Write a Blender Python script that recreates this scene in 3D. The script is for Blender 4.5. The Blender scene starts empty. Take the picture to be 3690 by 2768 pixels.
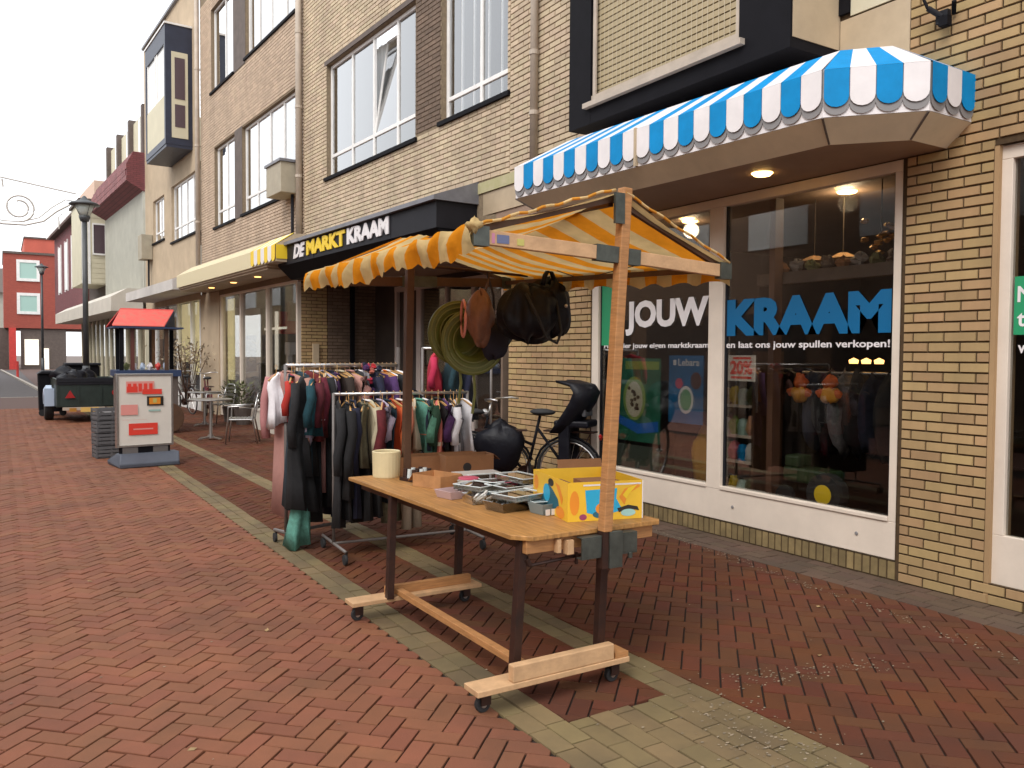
import bpy, math, random
from mathutils import Vector, Matrix
random.seed(7)
R = math.radians
C = bpy.context.scene.collection
scn = bpy.context.scene

# ------------------------------------------------------------------ camera
YAW, PITCH, ROLL, EYE = R(31.84), R(-2.0), R(.37), 1.553
fw = Vector((math.sin(YAW)*math.cos(PITCH), math.cos(YAW)*math.cos(PITCH), math.sin(PITCH)))
r0 = Vector((math.cos(YAW), -math.sin(YAW), 0)); u0 = r0.cross(fw)
rt = r0*math.cos(ROLL)+u0*math.sin(ROLL); up = u0*math.cos(ROLL)-r0*math.sin(ROLL)
cam = bpy.data.objects.new('camera', bpy.data.cameras.new('camera')); C.objects.link(cam)
cam.matrix_world = Matrix(((rt.x, up.x, -fw.x, 0), (rt.y, up.y, -fw.y, 0), (rt.z, up.z, -fw.z, EYE), (0, 0, 0, 1)))
cam.data.sensor_width = 36; cam.data.lens = 28.99; cam.data.clip_start = .05; cam.data.clip_end = 2000
scn.camera = cam

# ------------------------------------------------------------------ sky, sun, exposure (bright overcast)
SUN_EL, SUN_AZ = R(46), R(240)
w = bpy.data.worlds.new('World'); scn.world = w; w.use_nodes = True
nt = w.node_tree; nt.nodes.clear()
sky = nt.nodes.new('ShaderNodeTexSky'); sky.sky_type = 'NISHITA'; sky.sun_disc = False
sky.sun_elevation = SUN_EL; sky.sun_rotation = SUN_AZ; sky.dust_density = 3; sky.air_density = 1.2
mx = nt.nodes.new('ShaderNodeMix'); mx.data_type = 'RGBA'
mx.inputs[0].default_value = .85; mx.inputs[7].default_value = (10.1, 10.3, 10.6, 1)   # the closed white cloud deck
bg = nt.nodes.new('ShaderNodeBackground'); bg.inputs[1].default_value = .1
wo = nt.nodes.new('ShaderNodeOutputWorld')
nt.links.new(sky.outputs[0], mx.inputs[6]); nt.links.new(mx.outputs[2], bg.inputs[0]); nt.links.new(bg.outputs[0], wo.inputs[0])
sl = bpy.data.lights.new('sun', 'SUN'); sl.energy = 1.25; sl.angle = R(28); sl.color = (1, .965, .92)
so = bpy.data.objects.new('sun', sl); C.objects.link(so)
sd = Vector((math.sin(SUN_AZ)*math.cos(SUN_EL), math.cos(SUN_AZ)*math.cos(SUN_EL), math.sin(SUN_EL)))
so.rotation_euler = sd.to_track_quat('Z', 'Y').to_euler()
scn.view_settings.view_transform = 'Standard'; scn.view_settings.look = 'None'
scn.view_settings.exposure = .84; scn.view_settings.gamma = 1
try: scn.view_settings.use_curve_mapping = False
except Exception: pass

# ------------------------------------------------------------------ materials
def mat(name, col, rough=.65, metal=0., var=0., noise=None, bump=None, col2=None, spec=.5, coord='Object', emit=0, huevar=0.):
    m = bpy.data.materials.new(name); m.use_nodes = True; n = m.node_tree; N = n.nodes; L = n.links
    b = N['Principled BSDF']; b.inputs['Roughness'].default_value = rough; b.inputs['Metallic'].default_value = metal
    b.inputs['Specular IOR Level'].default_value = spec
    tc = N.new('ShaderNodeTexCoord')
    if coord == 'World': coord = 'Position'; tc = N.new('ShaderNodeNewGeometry')
    src = None
    if noise:
        ns = N.new('ShaderNodeTexNoise'); ns.inputs['Scale'].default_value = noise[0]; ns.inputs['Detail'].default_value = 6
        ns.inputs['Roughness'].default_value = .65
        if len(noise) > 2:
            mp = N.new('ShaderNodeMapping'); mp.inputs['Scale'].default_value = noise[2]
            L.new(tc.outputs[coord], mp.inputs[0]); L.new(mp.outputs[0], ns.inputs[0])
        else: L.new(tc.outputs[coord], ns.inputs[0])
        rp = N.new('ShaderNodeValToRGB'); c2 = col2 or tuple(c*(1-noise[1]) for c in col)
        rp.color_ramp.elements[0].position = .32; rp.color_ramp.elements[1].position = .68
        rp.color_ramp.elements[0].color = (*c2, 1); rp.color_ramp.elements[1].color = (*col, 1)
        L.new(ns.outputs[0], rp.inputs[0]); src = rp.outputs[0]
    if var or huevar:
        oi = N.new('ShaderNodeObjectInfo'); ge = N.new('ShaderNodeNewGeometry')
        ad = N.new('ShaderNodeMath'); ad.operation = 'ADD'; L.new(oi.outputs['Random'], ad.inputs[0]); L.new(ge.outputs['Random Per Island'], ad.inputs[1])
        fr = N.new('ShaderNodeMath'); fr.operation = 'FRACT'; L.new(ad.outputs[0], fr.inputs[0])
        mr = N.new('ShaderNodeMapRange'); mr.inputs[3].default_value = 1-var; mr.inputs[4].default_value = 1+var
        L.new(fr.outputs[0], mr.inputs[0])
        m7 = N.new('ShaderNodeMath'); m7.operation = 'MULTIPLY'; m7.inputs[1].default_value = 7.31; L.new(fr.outputs[0], m7.inputs[0])
        f7 = N.new('ShaderNodeMath'); f7.operation = 'FRACT'; L.new(m7.outputs[0], f7.inputs[0])
        mh = N.new('ShaderNodeMapRange'); mh.inputs[3].default_value = .5-huevar; mh.inputs[4].default_value = .5+huevar; L.new(f7.outputs[0], mh.inputs[0])
        hs = N.new('ShaderNodeHueSaturation'); L.new(mr.outputs[0], hs.inputs['Value']); L.new(mh.outputs[0], hs.inputs['Hue'])
        if src: L.new(src, hs.inputs['Color'])
        else: hs.inputs['Color'].default_value = (*col, 1)
        src = hs.outputs[0]
    if src: L.new(src, b.inputs['Base Color'])
    else: b.inputs['Base Color'].default_value = (*col, 1)
    if bump:
        nb = N.new('ShaderNodeTexNoise'); nb.inputs['Scale'].default_value = bump[0]; nb.inputs['Detail'].default_value = 5
        L.new(tc.outputs[coord], nb.inputs[0])
        bp = N.new('ShaderNodeBump'); bp.inputs['Strength'].default_value = bump[1]; bp.inputs['Distance'].default_value = bump[2] if len(bump) > 2 else .01
        L.new(nb.outputs[0], bp.inputs['Height']); L.new(bp.outputs[0], b.inputs['Normal'])
    if emit:
        b.inputs['Emission Color'].default_value = (*col, 1); b.inputs['Emission Strength'].default_value = emit
    return m

def glass_mat(name, tint=(.85, .9, .9), refl=1.0):
    m = bpy.data.materials.new(name); m.use_nodes = True; n = m.node_tree; n.nodes.clear()
    o = n.nodes.new('ShaderNodeOutputMaterial'); t = n.nodes.new('ShaderNodeBsdfTransparent'); g = n.nodes.new('ShaderNodeBsdfGlossy')
    g.inputs['Roughness'].default_value = .015; t.inputs[0].default_value = (*tint, 1)
    f = n.nodes.new('ShaderNodeFresnel'); f.inputs[0].default_value = 1.5
    q = n.nodes.new('ShaderNodeMath'); q.operation = 'MULTIPLY'; q.inputs[1].default_value = 1.6*refl; q.use_clamp = True
    x = n.nodes.new('ShaderNodeMixShader'); n.links.new(f.outputs[0], q.inputs[0]); n.links.new(q.outputs[0], x.inputs[0])
    n.links.new(t.outputs[0], x.inputs[1]); n.links.new(g.outputs[0], x.inputs[2]); n.links.new(x.outputs[0], o.inputs[0]); return m

def cloth_stripes(name, c1, c2, period, axis=1, trans=.4):
    m = bpy.data.materials.new(name); m.use_nodes = True; n = m.node_tree; N = n.nodes; L = n.links; N.clear()
    o = N.new('ShaderNodeOutputMaterial'); tc = N.new('ShaderNodeTexCoord'); sp = N.new('ShaderNodeSeparateXYZ'); L.new(tc.outputs['Object'], sp.inputs[0])
    ns = N.new('ShaderNodeTexNoise'); ns.inputs['Scale'].default_value = 3; L.new(tc.outputs['Object'], ns.inputs[0])
    nm = N.new('ShaderNodeMath'); nm.operation = 'MULTIPLY_ADD'; nm.inputs[1].default_value = .02; L.new(ns.outputs[0], nm.inputs[0]); L.new(sp.outputs[axis], nm.inputs[2])
    d = N.new('ShaderNodeMath'); d.operation = 'DIVIDE'; d.inputs[1].default_value = period; L.new(nm.outputs[0], d.inputs[0])
    f = N.new('ShaderNodeMath'); f.operation = 'FRACT'; L.new(d.outputs[0], f.inputs[0])
    g = N.new('ShaderNodeMath'); g.operation = 'GREATER_THAN'; g.inputs[1].default_value = .5; L.new(f.outputs[0], g.inputs[0])
    mc = N.new('ShaderNodeMix'); mc.data_type = 'RGBA'; L.new(g.outputs[0], mc.inputs[0]); mc.inputs[6].default_value = (*c1, 1); mc.inputs[7].default_value = (*c2, 1)
    n2 = N.new('ShaderNodeTexNoise'); n2.inputs['Scale'].default_value = 9; n2.inputs['Detail'].default_value = 6; L.new(tc.outputs['Object'], n2.inputs[0])
    mr = N.new('ShaderNodeMapRange'); mr.inputs[1].default_value = .3; mr.inputs[2].default_value = .7; mr.inputs[3].default_value = .78; mr.inputs[4].default_value = 1.05; L.new(n2.outputs[0], mr.inputs[0])
    hs = N.new('ShaderNodeHueSaturation'); L.new(mc.outputs[2], hs.inputs['Color']); L.new(mr.outputs[0], hs.inputs['Value'])
    df = N.new('ShaderNodeBsdfDiffuse'); tr = N.new('ShaderNodeBsdfTranslucent'); L.new(hs.outputs[0], df.inputs[0]); L.new(hs.outputs[0], tr.inputs[0])
    bp = N.new('ShaderNodeBump'); bp.inputs['Strength'].default_value = .5; bp.inputs['Distance'].default_value = .02; n3 = N.new('ShaderNodeTexNoise'); n3.inputs['Scale'].default_value = 14; L.new(tc.outputs['Object'], n3.inputs[0]); L.new(n3.outputs[0], bp.inputs['Height']); L.new(bp.outputs[0], df.inputs['Normal'])
    x = N.new('ShaderNodeMixShader'); x.inputs[0].default_value = trans; L.new(df.outputs[0], x.inputs[1]); L.new(tr.outputs[0], x.inputs[2]); L.new(x.outputs[0], o.inputs[0]); return m

def far_brick_mat(name, c1, c2, mortar, bw=.21, bh=.065):
    """bricks too far away to build one by one: flat colour pattern on generated wall coordinates"""
    m = bpy.data.materials.new(name); m.use_nodes = True; n = m.node_tree; N = n.nodes; L = n.links; b = N['Principled BSDF']; b.inputs['Roughness'].default_value = .85
    tc = N.new('ShaderNodeTexCoord'); sp = N.new('ShaderNodeSeparateXYZ'); L.new(tc.outputs['Object'], sp.inputs[0])
    a = N.new('ShaderNodeMath'); a.operation = 'ADD'; L.new(sp.outputs[0], a.inputs[0]); L.new(sp.outputs[1], a.inputs[1])
    cb = N.new('ShaderNodeCombineXYZ'); L.new(a.outputs[0], cb.inputs[0]); L.new(sp.outputs[2], cb.inputs[1])
    t = N.new('ShaderNodeTexBrick'); t.inputs['Scale'].default_value = 1; t.inputs['Brick Width'].default_value = bw; t.inputs['Row Height'].default_value = bh
    t.inputs['Mortar Size'].default_value = .006; t.inputs['Color1'].default_value = (*c1, 1); t.inputs['Color2'].default_value = (*c2, 1); t.inputs['Mortar'].default_value = (*mortar, 1)
    L.new(cb.outputs[0], t.inputs[0]); L.new(t.outputs[0], b.inputs['Base Color']); return m

M = {}
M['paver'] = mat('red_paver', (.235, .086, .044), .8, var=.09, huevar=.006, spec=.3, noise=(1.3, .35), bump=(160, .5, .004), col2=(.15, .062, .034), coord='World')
M['paver_shop'] = mat('shaded_brown_red_paver', (.125, .04, .017), .88, var=.1, huevar=.01, noise=(1.3, .35), bump=(160, .5, .004), col2=(.08, .034, .02), coord='World', spec=.2)  # brownish red, darkened further: canopy shade put into the colour
M['paver_dark'] = mat('brown_paver', (.10, .06, .038), .75, var=.16, huevar=.01, noise=(1.4, .4), bump=(160, .35, .003), col2=(.07, .045, .03), coord='World')
M['paver_tan'] = mat('tan_paver', (.195, .138, .062), .85, var=.12, huevar=.008, noise=(1.6, .4), bump=(150, .4, .003), col2=(.11, .08, .04), coord='World')
M['joint'] = mat('sand_joint', (.022, .011, .006), .95, noise=(6, .4))
M['brick'] = mat('yellow_brick', (.43, .285, .135), .8, var=.12, huevar=.01, noise=(1.6, .3, (1.3, 1.3, .45)), bump=(220, .4, .003), coord='World')
M['brick_up'] = mat('ochre_brick', (.57, .45, .31), .82, var=.12, huevar=.01, noise=(1.8, .3, (1.2, 1.2, .22)), bump=(220, .4, .003), coord='World')
M['brick_low'] = mat('dull_yellow_brick', (.25, .18, .08), .85, var=.2, noise=(9, .4), coord='World')  # darker, duller yellow brick of the soldier course
M['brick_dim'] = mat('umber_shaded_brick', (.17, .115, .08), .85, var=.15, noise=(4, .3))  # brown brick; on the return wall it also carries the porch shade
M['mortar'] = mat('dark_mortar', (.085, .05, .022), .95, noise=(30, .4))
M['mortar_up'] = mat('brown_mortar', (.26, .195, .125), .95, noise=(30, .4))
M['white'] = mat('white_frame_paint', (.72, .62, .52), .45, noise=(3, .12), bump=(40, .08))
M['white2'] = mat('white_window_paint', (.82, .8, .77), .45, noise=(4, .15))
M['cream'] = mat('cream_panel', (.5, .39, .26), .6, noise=(1.8, .25), bump=(30, .1))
M['soffit'] = mat('soffit_board', (.33, .22, .155), .6, noise=(2, .2))
M['black'] = mat('black_cladding', (.008, .0075, .010), .7, spec=.12, noise=(5, .3))
M['navy'] = mat('navy_cladding', (.022, .028, .055), .45, noise=(4, .3))
M['charcoal'] = mat('charcoal_metal', (.014, .014, .019), .6, spec=.25, noise=(5, .3))
M['capgrey'] = mat('lead_grey_cap', (.2, .2, .22), .5, noise=(5, .3))
M['blue'] = mat('blue_vinyl', (.0, .25, .58), .6, spec=.2, noise=(6, .2), bump=(12, .1))
M['blue_window'] = mat('dimmed_blue_film', (.0, .12, .29), .4)  # lettering blue with the dimness behind glass put into its colour
M['whitev'] = mat('white_vinyl', (.78, .74, .74), .4, noise=(5, .12))
M['greyprint'] = mat('grey_print', (.22, .21, .21), .6)
M['yellowv'] = mat('yellow_vinyl', (.8, .55, .02), .5)
M['glass'] = glass_mat('shop_glass', (.95, .95, .93), .38)
M['glass_up'] = glass_mat('window_glass', (.97, .98, .99), 2.6)
M['curtain'] = mat('net_curtain', (.86, .87, .86), .9, noise=(30, .12, (1, 1, .06)))
M['room'] = mat('dark_room', (.02, .018, .017), .9)
M['floor_in'] = mat('shop_floor', (.05, .035, .03), .5, noise=(3, .4))
M['blind'] = mat('beige_blind', (.4, .32, .19), .7, noise=(8, .15))
M['pipe'] = mat('beige_pipe', (.5, .42, .34), .6, noise=(4, .25))
M['pine'] = mat('pine_wood', (.50, .235, .085), .6, noise=(5, .4, (2, 2, 18)), bump=(60, .2))
M['pine_pale'] = mat('pale_pine', (.62, .38, .2), .6, noise=(9, .3), bump=(60, .2))
M['board'] = mat('varnished_tabletop', (.50, .25, .075), .5, noise=(4, .5, (12, 1.0, 4)), bump=(50, .15))
M['darkwood'] = mat('dark_brown_post', (.10, .045, .02), .6, noise=(10, .35))
M['steel_dark'] = mat('rusty_dark_steel', (.035, .022, .02), .45, .5, noise=(12, .5), col2=(.07, .03, .02))
M['bracket'] = mat('grey_steel_bracket', (.11, .12, .105), .45, .6, noise=(14, .4))
M['rubber'] = mat('black_rubber', (.018, .018, .019), .8)
M['chrome'] = mat('chrome_tube', (.62, .6, .58), .28, .9, noise=(20, .2))
M['greytube'] = mat('grey_painted_tube', (.17, .15, .14), .5, .1, noise=(20, .2))
M['canvas'] = cloth_stripes('stall_canvas', (.78, .29, .02), (.68, .50, .24), .232, 1, .4)
M['hem'] = cloth_stripes('hem_canvas', (.75, .36, .06), (.8, .6, .3), .09, 0, .4)
M['cord'] = mat('dark_cord', (.06, .045, .035), .9)
M['card'] = mat('brown_cardboard', (.26, .12, .05), .85, noise=(6, .2), bump=(60, .15))
M['card_pale'] = mat('orange_cardboard', (.5, .25, .1), .8, noise=(9, .3))
M['yprint'] = mat('yellow_printed_card', (.82, .5, .03), .5, noise=(7, .12))
M['asphalt'] = mat('asphalt', (.085, .075, .075), .9, noise=(3, .25))
M['kerb'] = mat('kerb_stone', (.42, .38, .33), .85, noise=(4, .25))
M['farpave'] = far_brick_mat('far_paving', (.26, .10, .065), (.2, .085, .055), (.09, .05, .04), .2, .1)
M['pavebase'] = mat('plain_red_paving', (.24, .10, .07), .85, noise=(2, .3))
M['ground'] = mat('ground_soil', (.16, .12, .1), .95, noise=(.5, .3))
M['steel'] = mat('brushed_aluminium', (.55, .54, .52), .3, .9, noise=(30, .2))
M['lamp_green'] = mat('lamp_grey_paint', (.07, .075, .08), .5, noise=(5, .3))
M['lampglass'] = mat('frosted_lamp_cone', (.55, .6, .56), .3)
M['redpaint'] = mat('red_paint', (.62, .05, .04), .5, noise=(5, .25))
M['redprint'] = mat('red_print', (.75, .05, .03), .5)
M['pinkprint'] = mat('pale_red_print', (.75, .3, .26), .5)
M['poster'] = mat('poster_paper', (.75, .7, .62), .4, noise=(3, .1))
M['lit'] = mat('lit_cream_panel', (.95, .82, .45), .8, noise=(4, .15), emit=.35)
M['lit2'] = mat('lit_shop_window', (1, .9, .75), .8, noise=(3, .4), emit=.5)
M['bulb'] = mat('warm_lamp', (1, .62, .2), .5, emit=9)
M['bulb2'] = mat('dim_warm_lamp', (1, .5, .15), .5, emit=2.2)
M['trailer'] = mat('dark_green_steel', (.03, .045, .038), .45, .3, noise=(5, .35))
M['plate'] = mat('number_plate', (.7, .45, .12), .5)
M['lightred'] = mat('red_lens', (.35, .01, .01), .3)
M['mudguard'] = mat('pale_blue_plastic', (.42, .5, .62), .5)
M['crate'] = mat('grey_plastic_crate', (.11, .11, .115), .6)
M['basegrey'] = mat('grey_sign_base', (.075, .085, .11), .6, noise=(6, .2))
M['bluepaint'] = mat('dark_blue_paint', (.02, .04, .1), .5)
M['garl'] = mat('garland_wire', (.6, .57, .53), .8)
M['redbrick'] = far_brick_mat('bright_red_brick', (.36, .075, .05), (.3, .06, .042), (.2, .07, .05))
M['purple'] = far_brick_mat('dark_red_brick', (.2, .055, .06), (.15, .045, .05), (.08, .03, .03))
M['crimson'] = mat('crimson_tile', (.22, .075, .075), .7, var=.2)
M['greyrib'] = mat('grey_ribbed_sheet', (.5, .49, .42), .6, noise=(2, .15))
M['creamwall'] = mat('cream_boarding', (.6, .55, .4), .7, noise=(2, .12))
M['plaster'] = mat('tan_render', (.48, .37, .25), .85, noise=(2, .2))
M['darkpanel'] = mat('brown_grey_panel', (.13, .10, .085), .8, noise=(5, .3))
M['teal'] = mat('teal_glass', (.35, .52, .46), .3)
M['leaf'] = mat('dry_leaf', (.12, .13, .05), .8, var=.4)

# ------------------------------------------------------------------ geometry helpers
class Fr:                                   # a local frame: s along, n across, z up
    def __init__(s, x, y, deg=0., z=0.):
        a = R(deg); s.o = Vector((x, y, z)); s.a = a
        s.ex = Vector((math.cos(a), math.sin(a), 0)); s.ey = Vector((-math.sin(a), math.cos(a), 0)); s.ez = Vector((0, 0, 1))
    def __call__(s, a, b=0., c=0.): return s.o+s.ex*a+s.ey*b+s.ez*c
ID = Fr(0, 0)
FA = Fr(5.3, 0, 90)                         # facade of the near shop: s = world Y, n = towards the street
FB = Fr(5.3, 8.6, 92.8)                     # facades beyond it, turned 2.8 degrees with the street
W = {}
class MB:
    def __init__(s, fr=ID): s.v = []; s.f = []; s.fr = fr
    def add(s, vs, fs):
        k = len(s.v); s.v += [s.fr(*p) for p in vs]; s.f += [tuple(i+k for i in f) for f in fs]; return s
    def box(s, a, b):
        x0, y0, z0 = a; x1, y1, z1 = b
        return s.add([(x0, y0, z0), (x1, y0, z0), (x1, y1, z0), (x0, y1, z0), (x0, y0, z1), (x1, y0, z1), (x1, y1, z1), (x0, y1, z1)],
                     [(0, 3, 2, 1), (4, 5, 6, 7), (0, 1, 5, 4), (1, 2, 6, 5), (2, 3, 7, 6), (3, 0, 4, 7)])
    def ext(s, poly, d):                    # polygon of 3d points extruded by vector d
        n = len(poly); q = [tuple(p[i]+d[i] for i in range(3)) for p in poly]
        return s.add(list(poly)+q, [tuple(range(n-1, -1, -1)), tuple(range(n, 2*n))]+[(i, (i+1) % n, n+(i+1) % n, n+i) for i in range(n)])
    def quad(s, *p): return s.add(list(p), [tuple(range(len(p)))])
    def bar(s, p, q, wd, h=None):           # square bar between two points
        h = h or wd; p = Vector(p); q = Vector(q); d = (q-p).normalized()
        a = Vector((0, 0, 1)) if abs(d.z) < .9 else Vector((1, 0, 0)); x = d.cross(a).normalized()*wd/2; y = x.cross(d).normalized()*h/2
        vs = [p-x-y, p+x-y, p+x+y, p-x+y, q-x-y, q+x-y, q+x+y, q-x+y]
        return s.add([tuple(v) for v in vs], [(0, 3, 2, 1), (4, 5, 6, 7), (0, 1, 5, 4), (1, 2, 6, 5), (2, 3, 7, 6), (3, 0, 4, 7)])
    def cyl(s, p, q, r, r2=None, n=12):
        r2 = r if r2 is None else r2; p = Vector(p); q = Vector(q); d = (q-p).normalized()
        a = Vector((0, 0, 1)) if abs(d.z) < .9 else Vector((1, 0, 0)); x = d.cross(a).normalized(); y = d.cross(x)
        vs = [tuple(p+(x*math.cos(t)+y*math.sin(t))*r) for t in [2*math.pi*i/n for i in range(n)]]+[tuple(q+(x*math.cos(t)+y*math.sin(t))*r2) for t in [2*math.pi*i/n for i in range(n)]]
        return s.add(vs, [tuple(range(n)), tuple(range(2*n-1, n-1, -1))]+[(i, n+i, n+(i+1) % n, (i+1) % n) for i in range(n)])
    def tube(s, pts, r, n=6, closed=False):
        P = [Vector(p) for p in pts]; m = len(P); vs = []
        for i in range(m):
            d = (P[(i+1) % m]-P[i-1]) if closed else (P[min(i+1, m-1)]-P[max(i-1, 0)])
            d.normalize(); a = Vector((0, 0, 1)) if abs(d.z) < .95 else Vector((1, 0, 0)); x = d.cross(a).normalized(); y = d.cross(x)
            vs += [tuple(P[i]+(x*math.cos(t)+y*math.sin(t))*r) for t in [2*math.pi*k/n for k in range(n)]]
        fs = [(i*n+k, i*n+(k+1) % n, ((i+1) % m)*n+(k+1) % n, ((i+1) % m)*n+k) for i in range(m if closed else m-1) for k in range(n)]
        if not closed: fs += [tuple(range(n-1, -1, -1)), tuple(range((m-1)*n, m*n))]
        return s.add(vs, fs)
    def lathe(s, c, prof, n=16, axis='z'):
        vs = []
        for r, h in prof:
            for k in range(n):
                t = 2*math.pi*k/n; a, b = r*math.cos(t), r*math.sin(t)
                vs.append((c[0]+a, c[1]+b, c[2]+h) if axis == 'z' else (c[0]+a, c[1]+h, c[2]+b) if axis == 'y' else (c[0]+h, c[1]+a, c[2]+b))
        fs = [(i*n+k, i*n+(k+1) % n, (i+1)*n+(k+1) % n, (i+1)*n+k) for i in range(len(prof)-1) for k in range(n)]
        fs += [tuple(range(n)), tuple(range((len(prof)-1)*n, len(prof)*n))]
        return s.add(vs, fs)
    def blob(s, c, r, nu=14, nv=9, amp=.1, seed=0, fold=0):
        rnd = random.Random(seed); ph = [rnd.random()*6.3 for _ in range(6)]; vs = []
        for j in range(nv+1):
            v = math.pi*j/nv
            for i in range(nu):
                u = 2*math.pi*i/nu
                k = 1+amp*(math.sin(3*u+ph[0]+2*v)+.7*math.sin(5*u-3*v+ph[1])+.6*math.sin(4*v+ph[2])+fold*math.sin(9*u+ph[3]))
                vs.append((c[0]+r[0]*k*math.sin(v)*math.cos(u), c[1]+r[1]*k*math.sin(v)*math.sin(u), c[2]+r[2]*k*math.cos(v)))
        return s.add(vs, [(j*nu+i, j*nu+(i+1) % nu, (j+1)*nu+(i+1) % nu, (j+1)*nu+i) for j in range(nv) for i in range(nu)])
    def build(s, name, m, parent=None, smooth=False, bevel=0, **tags):
        off = W[parent.name] if parent else Vector((0, 0, 0))
        me = bpy.data.meshes.new(name); me.from_pydata([tuple(v-off) for v in s.v], [], s.f); me.materials.append(m); me.update()
        bpy_normals(me)
        if smooth: me.shade_smooth()
        o = bpy.data.objects.new(name, me); C.objects.link(o)
        if parent: o.parent = parent
        W[o.name] = off.copy()
        if bevel:
            b = o.modifiers.new('bevel', 'BEVEL'); b.width = bevel; b.segments = 2; b.limit_method = 'ANGLE'
        for k, v in tags.items(): o[k] = v
        return o
import bmesh
def bpy_normals(me):
    if len(me.polygons) > 4000: return
    b = bmesh.new(); b.from_mesh(me); bmesh.ops.recalc_face_normals(b, faces=b.faces); b.to_mesh(me); b.free()
def thing(name, label, cat, loc, group=None, kind=None):
    o = bpy.data.objects.new(name, None); C.objects.link(o); o.location = loc; o.empty_display_size = .1
    o['label'] = label; o['category'] = cat
    if group: o['group'] = group
    W[o.name] = Vector(loc); return o
def tag(o, label, cat, group=None, kind=None):
    o['label'] = label; o['category'] = cat
    if group: o['group'] = group
    if kind: o['kind'] = kind
    return o
def inst(me, name, parent, pos, rz=0., tilt=(0, 0)):
    o = bpy.data.objects.new(name, me); C.objects.link(o); o.parent = parent
    o.location = Vector(pos)-W[parent.name]; o.rotation_euler = (tilt[0], tilt[1], rz); return o
def S(mb, name, m, **k): o = mb.build(name, m, **k); o['kind'] = 'structure'; return o
def text_obj(s, fr, s0, z0, wd, h, n, m, parent, name, bold=.03, thick=.004, split=False, slant=0.):
    """lettering s fitted to width wd and height h, starting at s0 and reading towards smaller s"""
    cu = bpy.data.curves.new('txt', 'FONT'); cu.body = s; cu.size = 1; cu.offset = bold; cu.resolution_u = 3; cu.extrude = .5; cu.shear = slant
    to = bpy.data.objects.new('txt', cu); C.objects.link(to); dg = bpy.context.evaluated_depsgraph_get(); dg.update()
    me = bpy.data.meshes.new_from_object(to.evaluated_get(dg)); bpy.data.objects.remove(to)
    xs = [v.co.x for v in me.vertices]; ys = [v.co.y for v in me.vertices]
    if not xs: return []
    x0, x1, y0, y1 = min(xs), max(xs), min(ys), max(ys)
    pts = [fr(s0-(v.co.x-x0)/(x1-x0)*wd, n+v.co.z*thick*2, z0+(v.co.y-y0)/(y1-y0)*h) for v in me.vertices]
    fs = [tuple(p.vertices) for p in me.polygons]
    if not split: groups = [list(range(len(fs)))]
    else:
        par = list(range(len(pts)))
        def fnd(a):
            while par[a] != a: par[a] = par[par[a]]; a = par[a]
            return a
        # merge by position as the sides of extruded text do not share vertices with the caps
        key = {}
        for i, v in enumerate(me.vertices):
            k = (round(v.co.x, 4), round(v.co.y, 4), round(v.co.z, 2))
            if k in key: par[fnd(i)] = fnd(key[k])
            else: key[k] = i
        for f in fs:
            for a in f[1:]: par[fnd(a)] = fnd(f[0])
        d = {}
        for i, f in enumerate(fs): d.setdefault(fnd(f[0]), []).append(i)
        groups = list(d.values())
    out = []
    for g in groups:
        mb = MB(); mp = {}
        for fi in g:
            f = []
            for a in fs[fi]:
                if a not in mp: mp[a] = len(mb.v); mb.v.append(pts[a])
                f.append(mp[a])
            mb.f.append(tuple(f))
        out.append(mb.build(name, m, parent))
    return out

# brick walls: courses laid one by one, pieces cut at openings
def minus(iv, ops):
    out = [iv]
    for a, b in ops:
        nx = []
        for c, d in out:
            if b <= c or a >= d: nx.append((c, d))
            else:
                if a > c: nx.append((c, a))
                if b < d: nx.append((b, d))
        out = nx
    return out
def wall_base(fr, s0, s1, z0, z1, ops, parent, m, depth=.14, name='wall'):
    mb = MB(fr); ss = sorted({s0, s1, *[x for o in ops for x in o[:2] if s0 < x < s1]}); zs = sorted({z0, z1, *[x for o in ops for x in o[2:4] if z0 < x < z1]})
    for a, b in zip(ss, ss[1:]):
        for c, d in zip(zs, zs[1:]):
            if any(o[0] <= a+1e-6 and o[1] >= b-1e-6 and o[2] <= c+1e-6 and o[3] >= d-1e-6 for o in ops): continue
            mb.quad((a, 0, c), (b, 0, c), (b, 0, d), (a, 0, d))
    for a, b, c, d in [o[:4] for o in ops]:
        mb.quad((a, .008, c), (a, -depth, c), (a, -depth, d), (a, .008, d)); mb.quad((b, .008, c), (b, -depth, c), (b, -depth, d), (b, .008, d))
        mb.quad((a, .008, d), (b, .008, d), (b, -depth, d), (a, -depth, d)); mb.quad((a, .008, c), (b, .008, c), (b, -depth, c), (a, -depth, c))
    return mb.build(name, m, parent)
BM = {}
def brick_mesh(L, H, D, m):
    k = (round(L, 2), round(H, 3), D > 0, m.name)
    if k not in BM:
        me = bpy.data.meshes.new('brick'); e = .002
        me.from_pydata([(0, 0, 0), (L, 0, 0), (L, 0, H), (0, 0, H), (e, D, e), (L-e, D, e), (L-e, D, H-e), (e, D, H-e)], [],
                       [(4, 7, 6, 5), (0, 1, 5, 4), (1, 2, 6, 5), (2, 3, 7, 6), (3, 0, 4, 7)]); me.materials.append(m); me.update(); bpy_normals(me); BM[k] = me
    return BM[k]
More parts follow.
